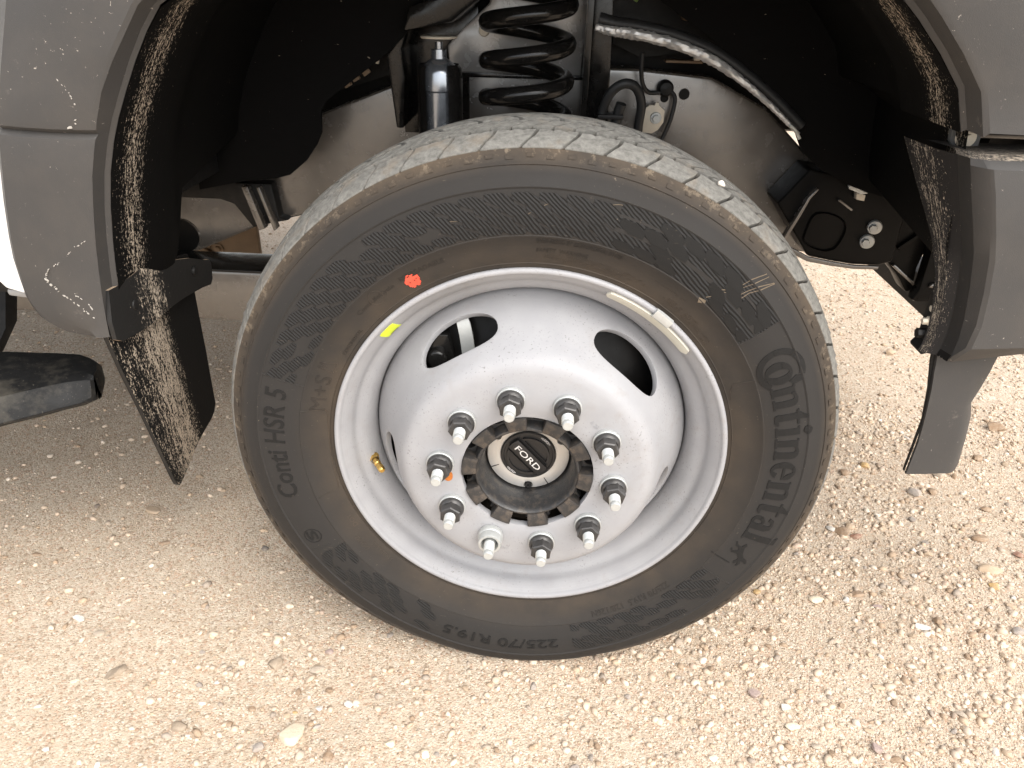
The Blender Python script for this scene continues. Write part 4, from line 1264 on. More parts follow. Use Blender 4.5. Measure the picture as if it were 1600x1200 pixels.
# ------------------------------------------------------------------ running board and its leg
rb_pts = [(-2.35, -.050, .165), (-.84, -.050, .168), (-.79, -.030, .170), (-.735, .012, .172), (-.70, .040, .171), (-.680, .058, .162), (-.660, .074, .146), (-.648, .084, .124), (-.644, .092, .108)]
secs = []
for x, yo, yi in rb_pts:
    w_ = yi - yo
    sh = 0 if x < -.70 else .0
    zt = .420; zb = .376
    if x > -.66: zb += (x + .66) * .3
    sec = [(yo, zb + .010), (yo + .012, zb), (yi - .012, zb), (yi, zb + .012), (yi, zt - .010), (yi - .010, zt), (yo + w_ * .42, zt), (yo + .030 * min(1, w_ / .12), zt - .006), (yo + .006, zt - .022), (yo, zt - .036)]
    secs.append([(x, y, max(z, zb)) for y, z in sec])
board = loft('running_board', secs, M['board'], truck, 24, closed=True)
e_ = secs[-1]
link('board_end_cap', pyd('board_end_cap', [(x + .0004, y, z) for x, y, z in e_], [tuple(range(len(e_)))]), M['board'], board)
lg = MB()
lg.tube(spline([(-.905, .300, .60), (-.880, .262, .55), (-.872, .235, .49), (-.872, .205, .43), (-.872, .150, .405)], 5), .020, 10)
lg2 = MB()
for i in range(1): pass
sl_ = [(-.95, .250, .600), (-.845, .250, .600), (-.838, .242, .560), (-.836, .225, .500), (-.838, .200, .440), (-.845, .160, .405)]
V = []
for x, y, z in sl_[1:]: V += [(x - .055, y, z), (x, y, z), (x, y + .030, z), (x - .055, y + .030, z)]
F = []
for i in range(len(sl_) - 2):
    for k in range(4): F.append((i*4+k, i*4+(k+1)%4, i*4+4+(k+1)%4, i*4+4+k))
lg2.add(V, F)
lg2.build('board_leg', M['black'], truck, 30, .002)

# ------------------------------------------------------------------ white body above and behind the flare
def panel(name, poly, y, th, mat, parent=None, bevel=.004):
    return MB().prism(poly, y, y + th).build(name, mat, parent or truck, 30, bevel)
arch = [(.70 * math.cos(R(a)), ZC + .70 * math.sin(R(a))) for a in range(40, 166, 6)]
panel('front_fender', [(-.692, .592), (-.692, 1.36), (-.60, 1.40), (.70, 1.34), (.90, 1.24), (.93, .84), (.60, .84)] + arch + [(-.640, .578), (-.662, .574), (-.683, .580)], .034, .05, M['white'])
panel('front_door', [(-1.72, .585), (-1.72, 1.40), (-.697, 1.40), (-.697, .640), (-.700, .612), (-.712, .592), (-.74, .583)], .036, .06, M['white'])
panel('sill_trim', [(-.690, .566), (-.690, .5755), (-.66, .5730), (-.64, .577), (-.615, .574), (-.612, .564), (-.64, .561)], .042, .05, simple('trim_grey', (.30, .30, .30), .35, .3, .5))
panel('sill_panel', [(-2.6, .552), (-2.6, .60), (-.60, .60), (-.60, .556)], .075, .10, M['black'])
panel('rear_door', [(-2.6, .585), (-2.6, 1.40), (-1.73, 1.40), (-1.73, .585)], .036, .06, M['white'])
panel('door_pillar', [(-2.6, 1.405), (-2.6, 2.0), (-2.45, 2.05), (-1.2, 2.05), (-.62, 1.42), (-.72, 1.405), (-1.24, 1.98), (-1.62, 1.98), (-1.62, 1.405), (-1.70, 1.405), (-1.70, 1.98), (-2.50, 1.98), (-2.52, 1.405)], .08, .06, M['white'])
panel('door_glass', [(-1.62, 1.405), (-1.62, 1.98), (-1.24, 1.98), (-.72, 1.405)], .105, .006, M['glass'], bevel=0)
panel('door_glass', [(-2.50, 1.405), (-2.50, 1.98), (-1.70, 1.98), (-1.70, 1.405)], .105, .006, M['glass'], bevel=0)
bd = MB()
bd.box((-2.6, .09, 2.03), (-1.2, 1.91, 2.08))
bd.box((-2.63, .09, .62), (-2.57, 1.91, 2.05))
bd.build('cab_roof', M['white'], truck, 30, .02)
MB().prism([(-.70, 1.41), (-.60, 1.43), (.10, 1.46), (.70, 1.40), (.88, 1.26), (.88, 1.22), (-.70, 1.36)], .09, 1.91).build('hood', M['white'], truck, 30, .015)
MB().add([(-.64, .10, 1.43), (-.64, 1.90, 1.43), (-1.22, 1.84, 2.03), (-1.22, .16, 2.03)], [(0, 1, 2, 3)]).build('windscreen', M['glass'], truck, 30)
MB().box((.86, .12, .84), (.93, 1.88, 1.24)).build('front_grille', M['black'], truck, 30, .02)
panel('side_panel', [(-2.6, .60), (-2.6, 1.40), (-.60, 1.40), (.70, 1.34), (.90, 1.24), (.93, .84), (.60, .84)] + arch + [(-.640, .60)], 1.93, .03, M['white'])
MB().box((-2.6, .17, .64), (-.60, 1.83, .70)).build('floor_blocker', M['black'], truck, 30)  # unseen floor slab, put in to block light under the cab
MB().box((-.60, .17, .64), (-.56, 1.83, 1.36)).build('firewall', M['black'], truck, 30)
MB().box((-.55, .66, .70), (.55, 1.34, 1.25)).build('engine_blocker', M['black'], truck, 30, .03)  # unseen black block added in the engine bay to stop light from above
MB().box((.72, .18, .66), (.78, 1.82, 1.25)).build('radiator_support', M['black'], truck, 30)
# far front wheel and its arch, plain shapes deep in the shade
MB().lathe([(.24, 1.80), (.30, 1.78), (.375, 1.785), (.40, 1.81), (.412, 1.88), (.40, 1.965), (.375, 1.985), (.30, 1.99), (.25, 1.97), (.18, 1.93), (.0001, 1.93)], 64, (0, 0, ZC)).build('tyre', M['rubber'], truck, 40)

# ------------------------------------------------------------------ frame, suspension and hoses inside the arch
fr = [(-2.6, .46), (-.90, .455), (-.677, .455), (-.5383, .5155), (-.4739, .532), (-.36, .560), (-.15, .575), (.15, .575), (.32, .548), (.4125, .522), (.49, .506), (.56, .500), (.60, .50), (.60, .645), (.50, .672), (.46, .690), (.38, .760), (.28, .806), (.15, .8155), (.0, .815), (-.12, .806), (-.2464, .7853), (-.381, .7331), (-.47, .700), (-.62, .665), (-.9, .66), (-2.6, .66)]
frame = MB().prism(fr, .550, .62).build('frame_rail', M['frame'], truck, 30, .008, seg=3)
for x, z, r in ((-.700, .486, .032), (.236, .778, .0085), (.196, .783, .0035), (.203, .7705, .0065)):
    MB().lathe([(.0001, -.0004), (r, -.0004), (r, .0008)], 28, (x, .5495, z)).build('frame_hole_dark', M['matte'], frame, 40)  # flat black disc on the rail stands for the hole's shaded inside
    MB().lathe([(r, -.0006), (r * 1.05, -.0022), (r * 1.12, .001)], 28, (x, .5495, z)).build('frame_hole_lip', M['frame'], frame, 40)
for x, z in ((-.055, .85),): pass
# web of the frame above, behind the spring; paint lightened against the deep shade
tw = [(-.165, .80), (-.06, .800), (.055, .800), (.058, .90), (.060, 1.03), (-.10, 1.03), (-.100, .91), (-.140, .875), (-.170, .845)]
tower = MB().prism(tw, .520, .545).build('spring_tower', M['tower'], truck, 30, .004)
MB().lathe([(.0001, -.004), (.0075, -.004), (.0088, -.0015), (.0092, .001)], 24, (-.1085, .519, .8690)).build('tower_rivet', M['steel'], tower, 35)
MB().prism([(-.145, .799), (.06, .800), (.06, .806), (-.145, .806)], .500, .519).build('tower_ledge', M['gloss'], tower, 30, .001)
MB().prism([(.056, .70), (.066, .70), (.066, 1.04), (.056, 1.04)], .44, .53).build('tower_flange', M['gloss'], tower, 30, .002)
MB().prism([(.067, .70), (.105, .70), (.092, 1.04), (.067, 1.04)], .47, .535).build('tower_flange', M['gloss'], tower, 30, .003)
MB().prism([(.095, 1.04), (.11, .85), (.16, .83), (.40, .86), (.50, 1.04)], .60, .64).build('tower_back_panel', M['black'], tower, 30)
MB().prism([(-.60, 1.045), (-.58, .70), (-.38, .755), (-.245, .80), (-.10, .81), (-.1, 1.045)], .628, .64).build('tower_back_panel', M['black'], tower, 30)
# coil spring
pts = []
for k in range(0, 36 * 9):
    t = k / 36
    a = 2 * math.pi * t
    rr = .0625
    pts.append((-.0330 - rr * math.cos(a) + .004 * (1 - t / 5) * 0, .420 - rr * math.sin(a), .5660 + .0535 * t))
spring = MB().tube(pts, .0130, 14).build('coil_spring', M['gloss'], truck, 60)
MB().lathe([(.0001, 0), (.085, 0), (.085, .012), (.0001, .012)], 32, (-.033, .42, 1.035), Vector((0, 0, 1))).build('spring_seat', M['gloss'], truck, 35)
# bracket around the shock absorber
MB().prism([(-.238, .72), (-.232, .80), (-.236, .842), (-.226, .868), (-.205, .884), (-.150, .900), (-.125, 1.04), (-.20, 1.04), (-.26, .90), (-.262, .84), (-.250, .72)], .46, .56).build('shock_bracket', M['gloss'], truck, 25, .004)
MB().prism([(-.250, .70), (-.245, .842), (-.235, .868), (-.12, .905), (-.118, .87), (-.135, .85), (-.135, .70)], .535, .548).build('shock_bracket_web', M['gloss'], truck, 25, .002)
MB().prism([(-.225, .870), (-.15, .885), (-.105, .92), (-.10, 1.02), (-.14, 1.02), (-.16, .925), (-.215, .905)], .42, .535).build('shock_mount', M['gloss'], truck, 25, .006)
ax = Vector((.010, -.012, -1)).normalized()
sh = MB().lathe([(.0001, .006), (.006, .006), (.006, .016), (.0115, .017), (.012, .030), (.018, .033), (.026, .040), (.029, .050), (.029, .075), (.0255, .078), (.0255, .30), (.0001, .30)], 40, (-.1700, .420, .8640), ax)
shock = sh.build('shock_absorber', simple('shock_paint', (.30, .32, .35), .22, .8, .6, .1, 30), truck, 35)
MB().lathe([(.0001, 0), (.0275, 0), (.0290, .0015), (.0275, .0035), (.0001, .0035)], 36, (-.1690, .420, .8660), ax).build('shock_washer', M['steel'], shock, 40)
cvr = MB().lathe([(.0300, 0), (.0345, .004), (.0360, .02), (.0360, .22)], 32, (-.1700, .424, .8230), ax, a0=math.pi * .0, a1=math.pi * 2)
o_ = MB()
for k in range(-2, 20):
    pass
sc2 = MB().lathe([(.0310, .0), (.0350, .006), (.0360, .02), (.0360, .25)], 24, (-.1700, .422, .8260), ax, a0=R(340), a1=R(640))
sc2.build('shock_shield', M['gloss'], shock, 40)
# radius arm and axle
MB().box((-1.15, .455, .352), (-.02, .545, .452)).build('radius_arm', M['frame'], truck, 30, .006)
MB().box((-1.15, .450, .4535), (-.02, .548, .4575)).build('radius_arm_flange', M['gloss'], truck, 30, .001)
MB().tube([(0, .20, ZC), (0, 1.80, ZC)], .062, 24).build('front_axle', M['black'], truck, 40)
# left bracket bolted to the frame, with its bright ribs
MB().prism([(-.70, .60), (-.50, .602), (-.4930, .54), (-.475, .535), (-.50, .530), (-.545, .5185), (-.575, .562), (-.60, .570), (-.70, .570)], .520, .549).build('frame_bracket', M['black'], frame, 30, .003)
for x, w_ in ((-.537, .012), (-.515, .006)):
    MB().prism([(x - w_, .6000), (x, .6005), (x + .022, .523), (x + .022 - w_, .519)], .500, .522).build('bracket_rib', M['frame'], frame, 30, .002)
# dusty plates low down behind, seen under the frame
cm = MB().prism([(-1.06, .19), (-1.06, .42), (-.735, .42), (-.735, .255), (-.745, .215), (-.79, .19)], 1.000, 1.020)
cross = cm.build('crossmember_plate', M['dust_plate'], truck, 30, .004)
for k, (x, z) in enumerate(((-.872, .318), (-.842, .304))):
    MB().lathe([(.0001, -.012), (.008, -.012), (.009, -.005), (.015, -.004), (.015, 0)], 6, (x, .999, z)).build('plate_bolt', M['dust_plate'], cross, 30)
MB().prism([(-.90, .31), (-.885, .315), (-.775, .235), (-.79, .225)], .985, .999).build('plate_rib', M['dust_plate'], cross, 30, .003)
# front end of the frame: black bracket, oval recess, two plated bolts, tow member
fb_ = MB().prism([(.4060, .617), (.4180, .632), (.4500, .677), (.5000, .668), (.5750, .645), (.628, .630), (.628, .520), (.606, .5120), (.560, .512), (.520, .517), (.478, .5240)], .470, .549)
fbk = fb_.build('frame_end_bracket', M['matte'], frame, 30, .006, seg=3)
MB().prism([(.4400, .600), (.4520, .632), (.4640, .648), (.4670, .646), (.4560, .630), (.4460, .600), (.4260, .548), (.4200, .551)], .455, .471).build('bracket_rib', M['frame'], fbk, 30, .002)  # lighter paint on the rib stands in for its edge highlight
MB().prism([(.4080, .562), (.4300, .5480), (.4780, .5255), (.5200, .5185), (.5600, .5135), (.6040, .5135), (.6030, .5075), (.5600, .5065), (.5190, .5105), (.4760, .5170), (.4250, .5400), (.4050, .555)], .462, .4695).build('bracket_flange', M['frame'], fbk, 30, .002)  # lighter strip added for the light caught from below along this edge
rec = [(.4610 + .0 , .558), (.466, .590), (.476, .604), (.500, .604), (.524, .594), (.533, .578), (.528, .552), (.518, .538), (.498, .535), (.470, .545)]
rec = [(p.x, p.z) for p in spline([(x, 0, z) for x, z in rec + rec[:1]], 4)][:-1]
rin = [(x * .9 + .498 * .1, z * .9 + .570 * .1) for x, z in rec]
rr_ = MB()
n = len(rec)
rr_.add([(x, .4695, z) for x, z in rec] + [(x, .4640, z) for x, z in [((a[0]+b[0])/2, (a[1]+b[1])/2) for a, b in zip(rec, rin)]] + [(x, .4695, z) for x, z in rin], [(l*n + k, l*n + (k+1) % n, (l+1)*n + (k+1) % n, (l+1)*n + k) for l in range(2) for k in range(n)])
rr_.build('bracket_recess', M['matte'], fbk, 40)
for x, z in ((.5800, .5825), (.5735, .5565)):
    q = MB().lathe([(.0001, -.013), (.0062, -.013), (.0070, -.011), (.0070, -.005)], 6, (x - .003, .468, z), Vector((.25, 1, 0)))
    q.lathe([(.0001, -.006), (.0112, -.005), (.0126, -.002), (.0126, .003)], 32, (x, .468, z), Vector((.25, 1, 0)))
    q.build('frame_bolt', M['zinc'], fbk, 30)
MB().prism([(.505, .627), (.532, .610), (.534, .613), (.508, .630)], .462, .469).build('bracket_tab', M['frame'], fbk, 30, .0008)
MB().prism([(.530, .643), (.546, .640), (.546, .630), (.532, .632)], .455, .468).build('bracket_clip', M['steel'], fbk, 30, .001)
MB().prism([(.512, .656), (.535, .654), (.548, .647), (.533, .650), (.548, .644), (.538, .6415), (.515, .650)], .452, .458).build('bracket_clip', M['zinc'], fbk, 30, .001)
MB().prism([(.470, .688), (.500, .676), (.502, .684), (.478, .693)], .45, .50).build('bracket_clip', M['dust_plate'], fbk, 30, .002)
tm = MB()
tm.prism([(.6300, .640), (.6300, .512), (.660, .482), (.682, .452), (.694, .458), (.690, .500), (.700, .560), (.712, .640)], .500, .545)
tm.prism([(.690, .640), (.690, .470), (.682, .448), (.694, .446), (.76, .452), (.80, .452), (.80, .640)], .470, .499)
tow = tm.build('tow_member', M['matte'], truck, 30, .006)
MB().prism([(.640, .505), (.644, .509), (.690, .474), (.687, .470)], .490, .4995).build('tow_rib', M['frame'], tow, 30, .002)  # highlight on the black member put in as a lighter rib
MB().prism([(.640, .540), (.644, .534), (.700, .585), (.700, .594)], .490, .4995).build('tow_rib', M['matte'], tow, 30, .002)
MB().prism([(.700, .478), (.706, .486), (.79, .470), (.79, .462)], .462, .470).build('tow_rib', M['frame'], tow, 30, .003)  # lighter paint here too, as the rib's highlight
# a pale crossbeam beyond, peeping out under the tow member
MB().box((.80, .56, .35), (.86, 1.5, .42)).build('lower_beam', M['grey'], truck, 30, .005)
# brake hose loop, its clamp, the pale line bracket and the thin line
hs_ = MB().tube(spline([(.088, .44, .70), (.090, .44, .755), (.100, .43, .790), (.120, .425, .806), (.140, .43, .800), (.152, .44, .775), (.152, .45, .742), (.154, .46, .715)], 8), .0075, 14)
hs_.tube(spline([(.112, .44, .68), (.114, .44, .745), (.120, .435, .775)], 8), .0085, 14)
hose = hs_.build('brake_hose', M['hose'], truck, 60)
MB().box((.083, .425, .7515), (.124, .455, .7585)).build('hose_clamp', M['black'], hose, 30, .002)
for x, z in ((.088, .742), (.113, .738), (.088, .722)):
    MB().lathe([(.0105, 0), (.0115, .003), (.0115, .014), (.0105, .017)], 18, (x, .44, z), Vector((0, 0, -1)), True, True).build('hose_collar', M['black'], hose, 40)
br = MB().prism([(.160, .718), (.160, .744), (.168, .756), (.176, .763), (.184, .762), (.185, .767), (.191, .767), (.192, .762), (.202, .754), (.202, .735), (.194, .722), (.184, .716)], .520, .526)
bracket = br.build('line_bracket', M['steel'], frame, 30, .001)
q = MB().lathe([(.0001, -.010), (.0058, -.010), (.0064, -.008), (.0064, -.003)], 6, (.1880, .520, .7420))
q.lathe([(.0001, -.003), (.0090, -.003), (.0098, -.001), (.0098, .001)], 24, (.1880, .520, .7420))
q.build('bracket_bolt', M['zinc'], bracket, 30)
q = MB().lathe([(.0050, .0), (.0065, .002), (.0065, .018), (.0050, .020), (.0110, .021), (.0150, .024), (.0150, .030), (.0060, .031), (.0060, .038), (.0035, .040), (.0035, .056)], 20, (.1540, .470, .7350), Vector((0, 0, -1)), True, True)
q.build('line_fitting', M['steel'], bracket, 35)
MB().box((.136, .455, .7080), (.172, .490, .7120)).build('fitting_plate', M['steel'], bracket, 30, .001)
ln = MB().tube(spline([(.152, .50, .845), (.154, .505, .815), (.160, .515, .795), (.172, .525, .782), (.190, .53, .7815), (.207, .53, .7840), (.216, .53, .778), (.2185, .53, .765), (.214, .53, .735), (.204, .53, .705), (.194, .53, .680)], 7), .0036, 12)
ln.build('brake_line', M['hose'], truck, 60)
MB().lathe([(.0001, -.012), (.010, -.010), (.0135, -.003), (.0135, .01)], 22, (.2010, .535, .7880)).build('line_clip', M['black'], truck, 40)
# wiring loom in its torn silver sleeve
lp = spline([(.070, .440, .884), (.0960, .438, .8790), (.1293, .436, .8760), (.1896, .434, .8650), (.2516, .432, .8440), (.3063, .430, .8130), (.3522, .428, .7815), (.3821, .426, .7580), (.4045, .425, .7400)], 14)
rad = [.0105 - .0030 * (i / len(lp)) for i in range(len(lp))]
loom = MB().tube([(p.x + .006, p.y + .012, p.z + .010) for p in lp], rad, 14).build('wiring_loom', M['hose'], truck, 60)
fo = MB()
ring_n = 12
V = []; F = []
nl = len(lp)
for i, p in enumerate(lp):
    f_ = i / (nl - 1)
    d = (lp[min(i + 1, nl - 1)] - lp[max(i - 1, 0)]).normalized()
    a_ = d.cross(Vector((0, 1, 0))).normalized(); b2 = a_.cross(d).normalized()
    r_ = float(np.interp(f_, [0, .12, .3, .5, .6, .75, .9, 1], [.005, .0072, .0080, .0080, .0058, .0044, .0036, .0026]))
    for k in range(ring_n):
        t = 2 * math.pi * k / ring_n
        j_ = 1 + random.uniform(-.14, .14)
        V.append(p + (a_ * math.cos(t) + b2 * math.sin(t) * .8) * r_ * j_)
for i in range(nl - 1):
    for k in range(ring_n): F.append((i*ring_n + k, i*ring_n + (k+1) % ring_n, (i+1)*ring_n + (k+1) % ring_n, (i+1)*ring_n + k))
fo.add(V, F)
fo.build('foil_sleeve', M['foil'], loom, 20)
MB().tube(spline([(.3870, .420, .7530), (.3945, .418, .7480), (.4010, .418, .7400), (.4050, .418, .7340)], 6), .0026, 8).build('sleeve_tail', M['beige'], loom, 40)
# small bright bits in the gloom behind: connector, tape, screws
MB().box((.200, .560, .826), (.262, .590, .830)).build('wire_bracket', M['dust_plate'], truck, 30, .001)
for x in (.246,): MB().box((x, .555, .831), (x + .010, .570, .838)).build('wire_clip', M['steel'], truck, 30, .001)
MB().prism([(.134, .920), (.150, .944), (.156, .940), (.141, .916)], .56, .566).build('green_tie', simple('green_tape', (.16, .28, .04), .5), truck, 30, .001)
MB().prism([(.215, .915), (.29, .918), (.345, .892), (.315, .890), (.22, .890)], .57, .60).build('vacuum_canister', M['dust_plate'], truck, 30, .008)
for x, z, a in ((-.345, .777, .5), (-.330, .787, .5), (-.312, .797, .6)):
    MB().box((x, .50, z), (x + .013, .508, z + .009), Matrix.Rotation(-a, 3, 'Y')).build('liner_clip', M['dust_plate'], truck, 30, .001)
MB().prism([(-.295, .820), (-.278, .829), (-.281, .815)], .49, .496).build('liner_clip', M['steel'], truck, 30, .001)
MB().box((-.268, .48, .874), (-.250, .49, .881)).build('liner_clip', M['steel'], truck, 30, .001)
# ------------------------------------------------------------------ the ground
def vnoise(x, y, s, seed):
    """smooth value noise on arrays"""
    g = np.random.default_rng(seed).random((64, 64))
    u = x * s; v = y * s
    i = np.floor(u).astype(int); j = np.floor(v).astype(int)
    f = u - i; h = v - j
    f = f * f * (3 - 2 * f); h = h * h * (3 - 2 * h)
    a = g[i % 64, j % 64]; b = g[(i + 1) % 64, j % 64]; c = g[i % 64, (j + 1) % 64]; d = g[(i + 1) % 64, (j + 1) % 64]
    return (a * (1 - f) + b * f) * (1 - h) + (c * (1 - f) + d * f) * h
def gz(x, y):
    x = np.asarray(x, float); y = np.asarray(y, float)
    h = (vnoise(x, y, 1.3, 1) - .5) * .020 + (vnoise(x, y, 5, 2) - .5) * .010 + (vnoise(x, y, 17, 3) - .5) * .005
    near = np.exp(-((x / .33) ** 2 + ((y - .09) / .17) ** 2))
    return h * (1 - .85 * near)
xs = np.concatenate([[-900, -250, -80, -30, -12, -6, -4, -3], np.arange(-2.4, 3.2, .022), [3.6, 4.5, 6, 10, 22, 60, 200, 900]])
ys = np.concatenate([[-900, -200, -60, -20, -8, -4, -2.4, -1.6], np.arange(-1.2, 3.6, .022), [4, 5, 7, 11, 22, 60, 200, 900]])
GX, GY = np.meshgrid(xs, ys, indexing='ij')
GZ = gz(GX, GY)
fade = np.clip(1 - (np.maximum(np.abs(GX) - 2.4, np.abs(GY - 1.2) - 2.0) / 1.5), 0, 1)
GZ = GZ * fade
nx, ny = len(xs), len(ys)
gm = bpy.data.meshes.new('ground')
gv = np.stack([GX, GY, GZ], -1).reshape(-1, 3)
ii, jj = np.meshgrid(np.arange(nx - 1), np.arange(ny - 1), indexing='ij')
q0 = (ii * ny + jj).ravel()
quads = np.stack([q0, q0 + ny, q0 + ny + 1, q0 + 1], -1)
def fast_mesh(name, v, faces):
    me = bpy.data.meshes.new(name)
    k = faces.shape[1]
    me.vertices.add(len(v)); me.vertices.foreach_set('co', np.ascontiguousarray(v, dtype=np.float32).ravel())
    me.loops.add(faces.size); me.loops.foreach_set('vertex_index', np.ascontiguousarray(faces, dtype=np.int32).ravel())
    me.polygons.add(len(faces)); me.polygons.foreach_set('loop_start', np.arange(0, faces.size, k, dtype=np.int32))
    me.update(calc_edges=True); me.validate()
    return me
gm = fast_mesh('ground', gv, quads)
gm.shade_smooth()
link('ground', gm, M['ground'], None, kind='structure')

ICO = None
def ico():
    t = (1 + 5 ** .5) / 2
    v = np.array([(-1,t,0),(1,t,0),(-1,-t,0),(1,-t,0),(0,-1,t),(0,1,t),(0,-1,-t),(0,1,-t),(t,0,-1),(t,0,1),(-t,0,-1),(-t,0,1)], float)
    v /= np.linalg.norm(v[0])
    f = np.array([(0,11,5),(0,5,1),(0,1,7),(0,7,10),(0,10,11),(1,5,9),(5,11,4),(11,10,2),(10,7,6),(7,1,8),(3,9,4),(3,4,2),(3,2,6),(3,6,8),(3,8,9),(4,9,5),(2,4,11),(6,2,10),(8,6,7),(9,8,1)])
    return v, f
def octa():
    v = np.array([(1,0,0),(-1,0,0),(0,1,0),(0,-1,0),(0,0,1),(0,0,-1)], float)
    f = np.array([(0,2,4),(2,1,4),(1,3,4),(3,0,4),(2,0,5),(1,2,5),(3,1,5),(0,3,5)])
    return v, f
PAL = np.array([(.68,.59,.49),(.63,.515,.405),(.57,.445,.335),(.50,.37,.255),(.34,.235,.155),(.30,.25,.21),(.42,.34,.27),(.55,.41,.32),(.24,.18,.14),(.76,.71,.63)])
PW = np.array([.10,.24,.28,.15,.08,.04,.06,.04,.01,.004]); PW = PW / PW.sum()
def scatter(name, X, Y, S, base, seed, sink=.35, jit=.28):
    g = np.random.default_rng(seed)
    n = len(X)
    bv, bf = base
    m = len(bv)
    # random rotations about z plus tilt
    a = g.random(n) * 2 * np.pi; t = (g.random(n) - .5) * 1.2; ca, sa, ct, st = np.cos(a), np.sin(a), np.cos(t), np.sin(t)
    sc = np.stack([.75 + .7 * g.random(n), .65 + .45 * g.random(n), .42 + .40 * g.random(n)], -1) * S[:, None]
    P = bv[None] * (1 + (g.random((n, m, 1)) - .5) * 2 * jit) * sc[:, None, :]
    y1 = P[..., 1] * ct[:, None] - P[..., 2] * st[:, None]; z1 = P[..., 1] * st[:, None] + P[..., 2] * ct[:, None]
    x1 = P[..., 0]
    x2 = x1 * ca[:, None] - y1 * sa[:, None]; y2 = x1 * sa[:, None] + y1 * ca[:, None]
    Z = gz(X, Y) + S * (.5 - sink)
    V = np.stack([x2 + X[:, None], y2 + Y[:, None], z1 + Z[:, None]], -1).reshape(-1, 3)
    Fc = (bf[None] + (np.arange(n) * m)[:, None, None]).reshape(-1, bf.shape[1])
    me = fast_mesh(name, V, Fc)
    col = PAL[g.choice(len(PAL), n, p=PW)] * (.85 + .3 * g.random((n, 1)))
    at = me.attributes.new('Col', 'FLOAT_COLOR', 'POINT')
    c4 = np.ones((n, m, 4), dtype=np.float32); c4[..., :3] = col[:, None, :]
    at.data.foreach_set('color', c4.ravel())
    return link(name, me, M['gravel'], None, kind='stuff')
def area(n, x0, x1, y0, y1, g): return x0 + (x1 - x0) * g.random(n), y0 + (y1 - y0) * g.random(n)
def density(x, y):
    """the left foreground is smooth sand, the right is loose gravel"""
    d = .13 + .87 / (1 + np.exp(-(x - .02 + .12 * np.sin(y * 5)) / .16))
    d = d * (.35 + 1.15 * vnoise(x, y, 4.2, 9)) * (.55 + .8 * vnoise(x, y, 13, 10))
    d = d + .35 * np.exp(-((x + .33) ** 2 / .02 + (y + .12) ** 2 / .04))
    return np.clip(d, .03, 1)
g = np.random.default_rng(5)
def clear_of_tyre(x, y): return ~((np.abs(x) < .10) & (y > .0) & (y < .19))
# fine grit, near
X, Y = area(150000, -1.15, 1.25, -.45, .75, g)
k = (g.random(len(X)) < density(X, Y) * .8 + .07) & clear_of_tyre(X, Y)
X, Y = X[k][:92000], Y[k][:92000]
S = .0009 + .0016 * g.random(len(X)) ** 2.5
scatter('gravel', X, Y, S, octa(), 21)
# coarse gravel, near
X, Y = area(34000, -1.2, 1.35, -.45, .9, g)
k = (g.random(len(X)) < density(X, Y)) & clear_of_tyre(X, Y)
X, Y = X[k][:15000], Y[k][:15000]
S = .0020 + .0052 * g.random(len(X)) ** 3.2
scatter('gravel', X, Y, S, ico(), 22)
# farther gravel
X, Y = area(70000, -1.7, 2.7, .7, 3.4, g)
k = g.random(len(X)) < density(X, Y) * .7 + .15
X, Y = X[k][:38000], Y[k][:38000]
S = .0022 + .0060 * g.random(len(X)) ** 3
scatter('gravel', X, Y, S, octa(), 23)

# stones that can be told apart, each a thing of its own
COLS = {'white': (.70, .66, .60), 'cream': (.74, .63, .47), 'tan': (.46, .34, .23), 'greytan': (.40, .33, .26), 'taupe': (.27, .21, .15), 'brown': (.27, .175, .105), 'redbrown': (.30, .15, .10), 'ochre': (.50, .32, .13),
        'grey': (.34, .30, .27), 'mauve': (.33, .245, .225), 'dark': (.10, .08, .07), 'black': (.05, .05, .055)}
def stone_mesh(rx, ry, rz, seed, rough=.16, sub=2):
    g_ = np.random.default_rng(seed)
    bm = bmesh.new()
    bmesh.ops.create_icosphere(bm, subdivisions=sub, radius=1.0)
    ph = g_.random((5, 3)) * 6.28; dr = g_.normal(size=(5, 3)) * 1.7
    # a few chopped facets
    cuts = [(Vector(g_.normal(size=3)).normalized(), .50 + .32 * g_.random()) for _ in range(9)]
    for v in bm.verts:
        p = v.co.copy()
        d = sum(math.sin(float(np.dot(dr[i], p)) + ph[i, 0]) for i in range(5)) / 5
        p = p * (1 + rough * d)
        for n_, c_ in cuts:
            e_ = p.dot(n_) - c_
            if e_ > 0: p = p - n_ * e_ * .95
        v.co = Vector((p.x * rx, p.y * ry, p.z * rz))
    me = bpy.data.meshes.new('stone'); bm.to_mesh(me); bm.free()
    me.shade_smooth(); me.set_sharp_from_angle(angle=R(32))
    me.materials.append(M['stone'])
    return me
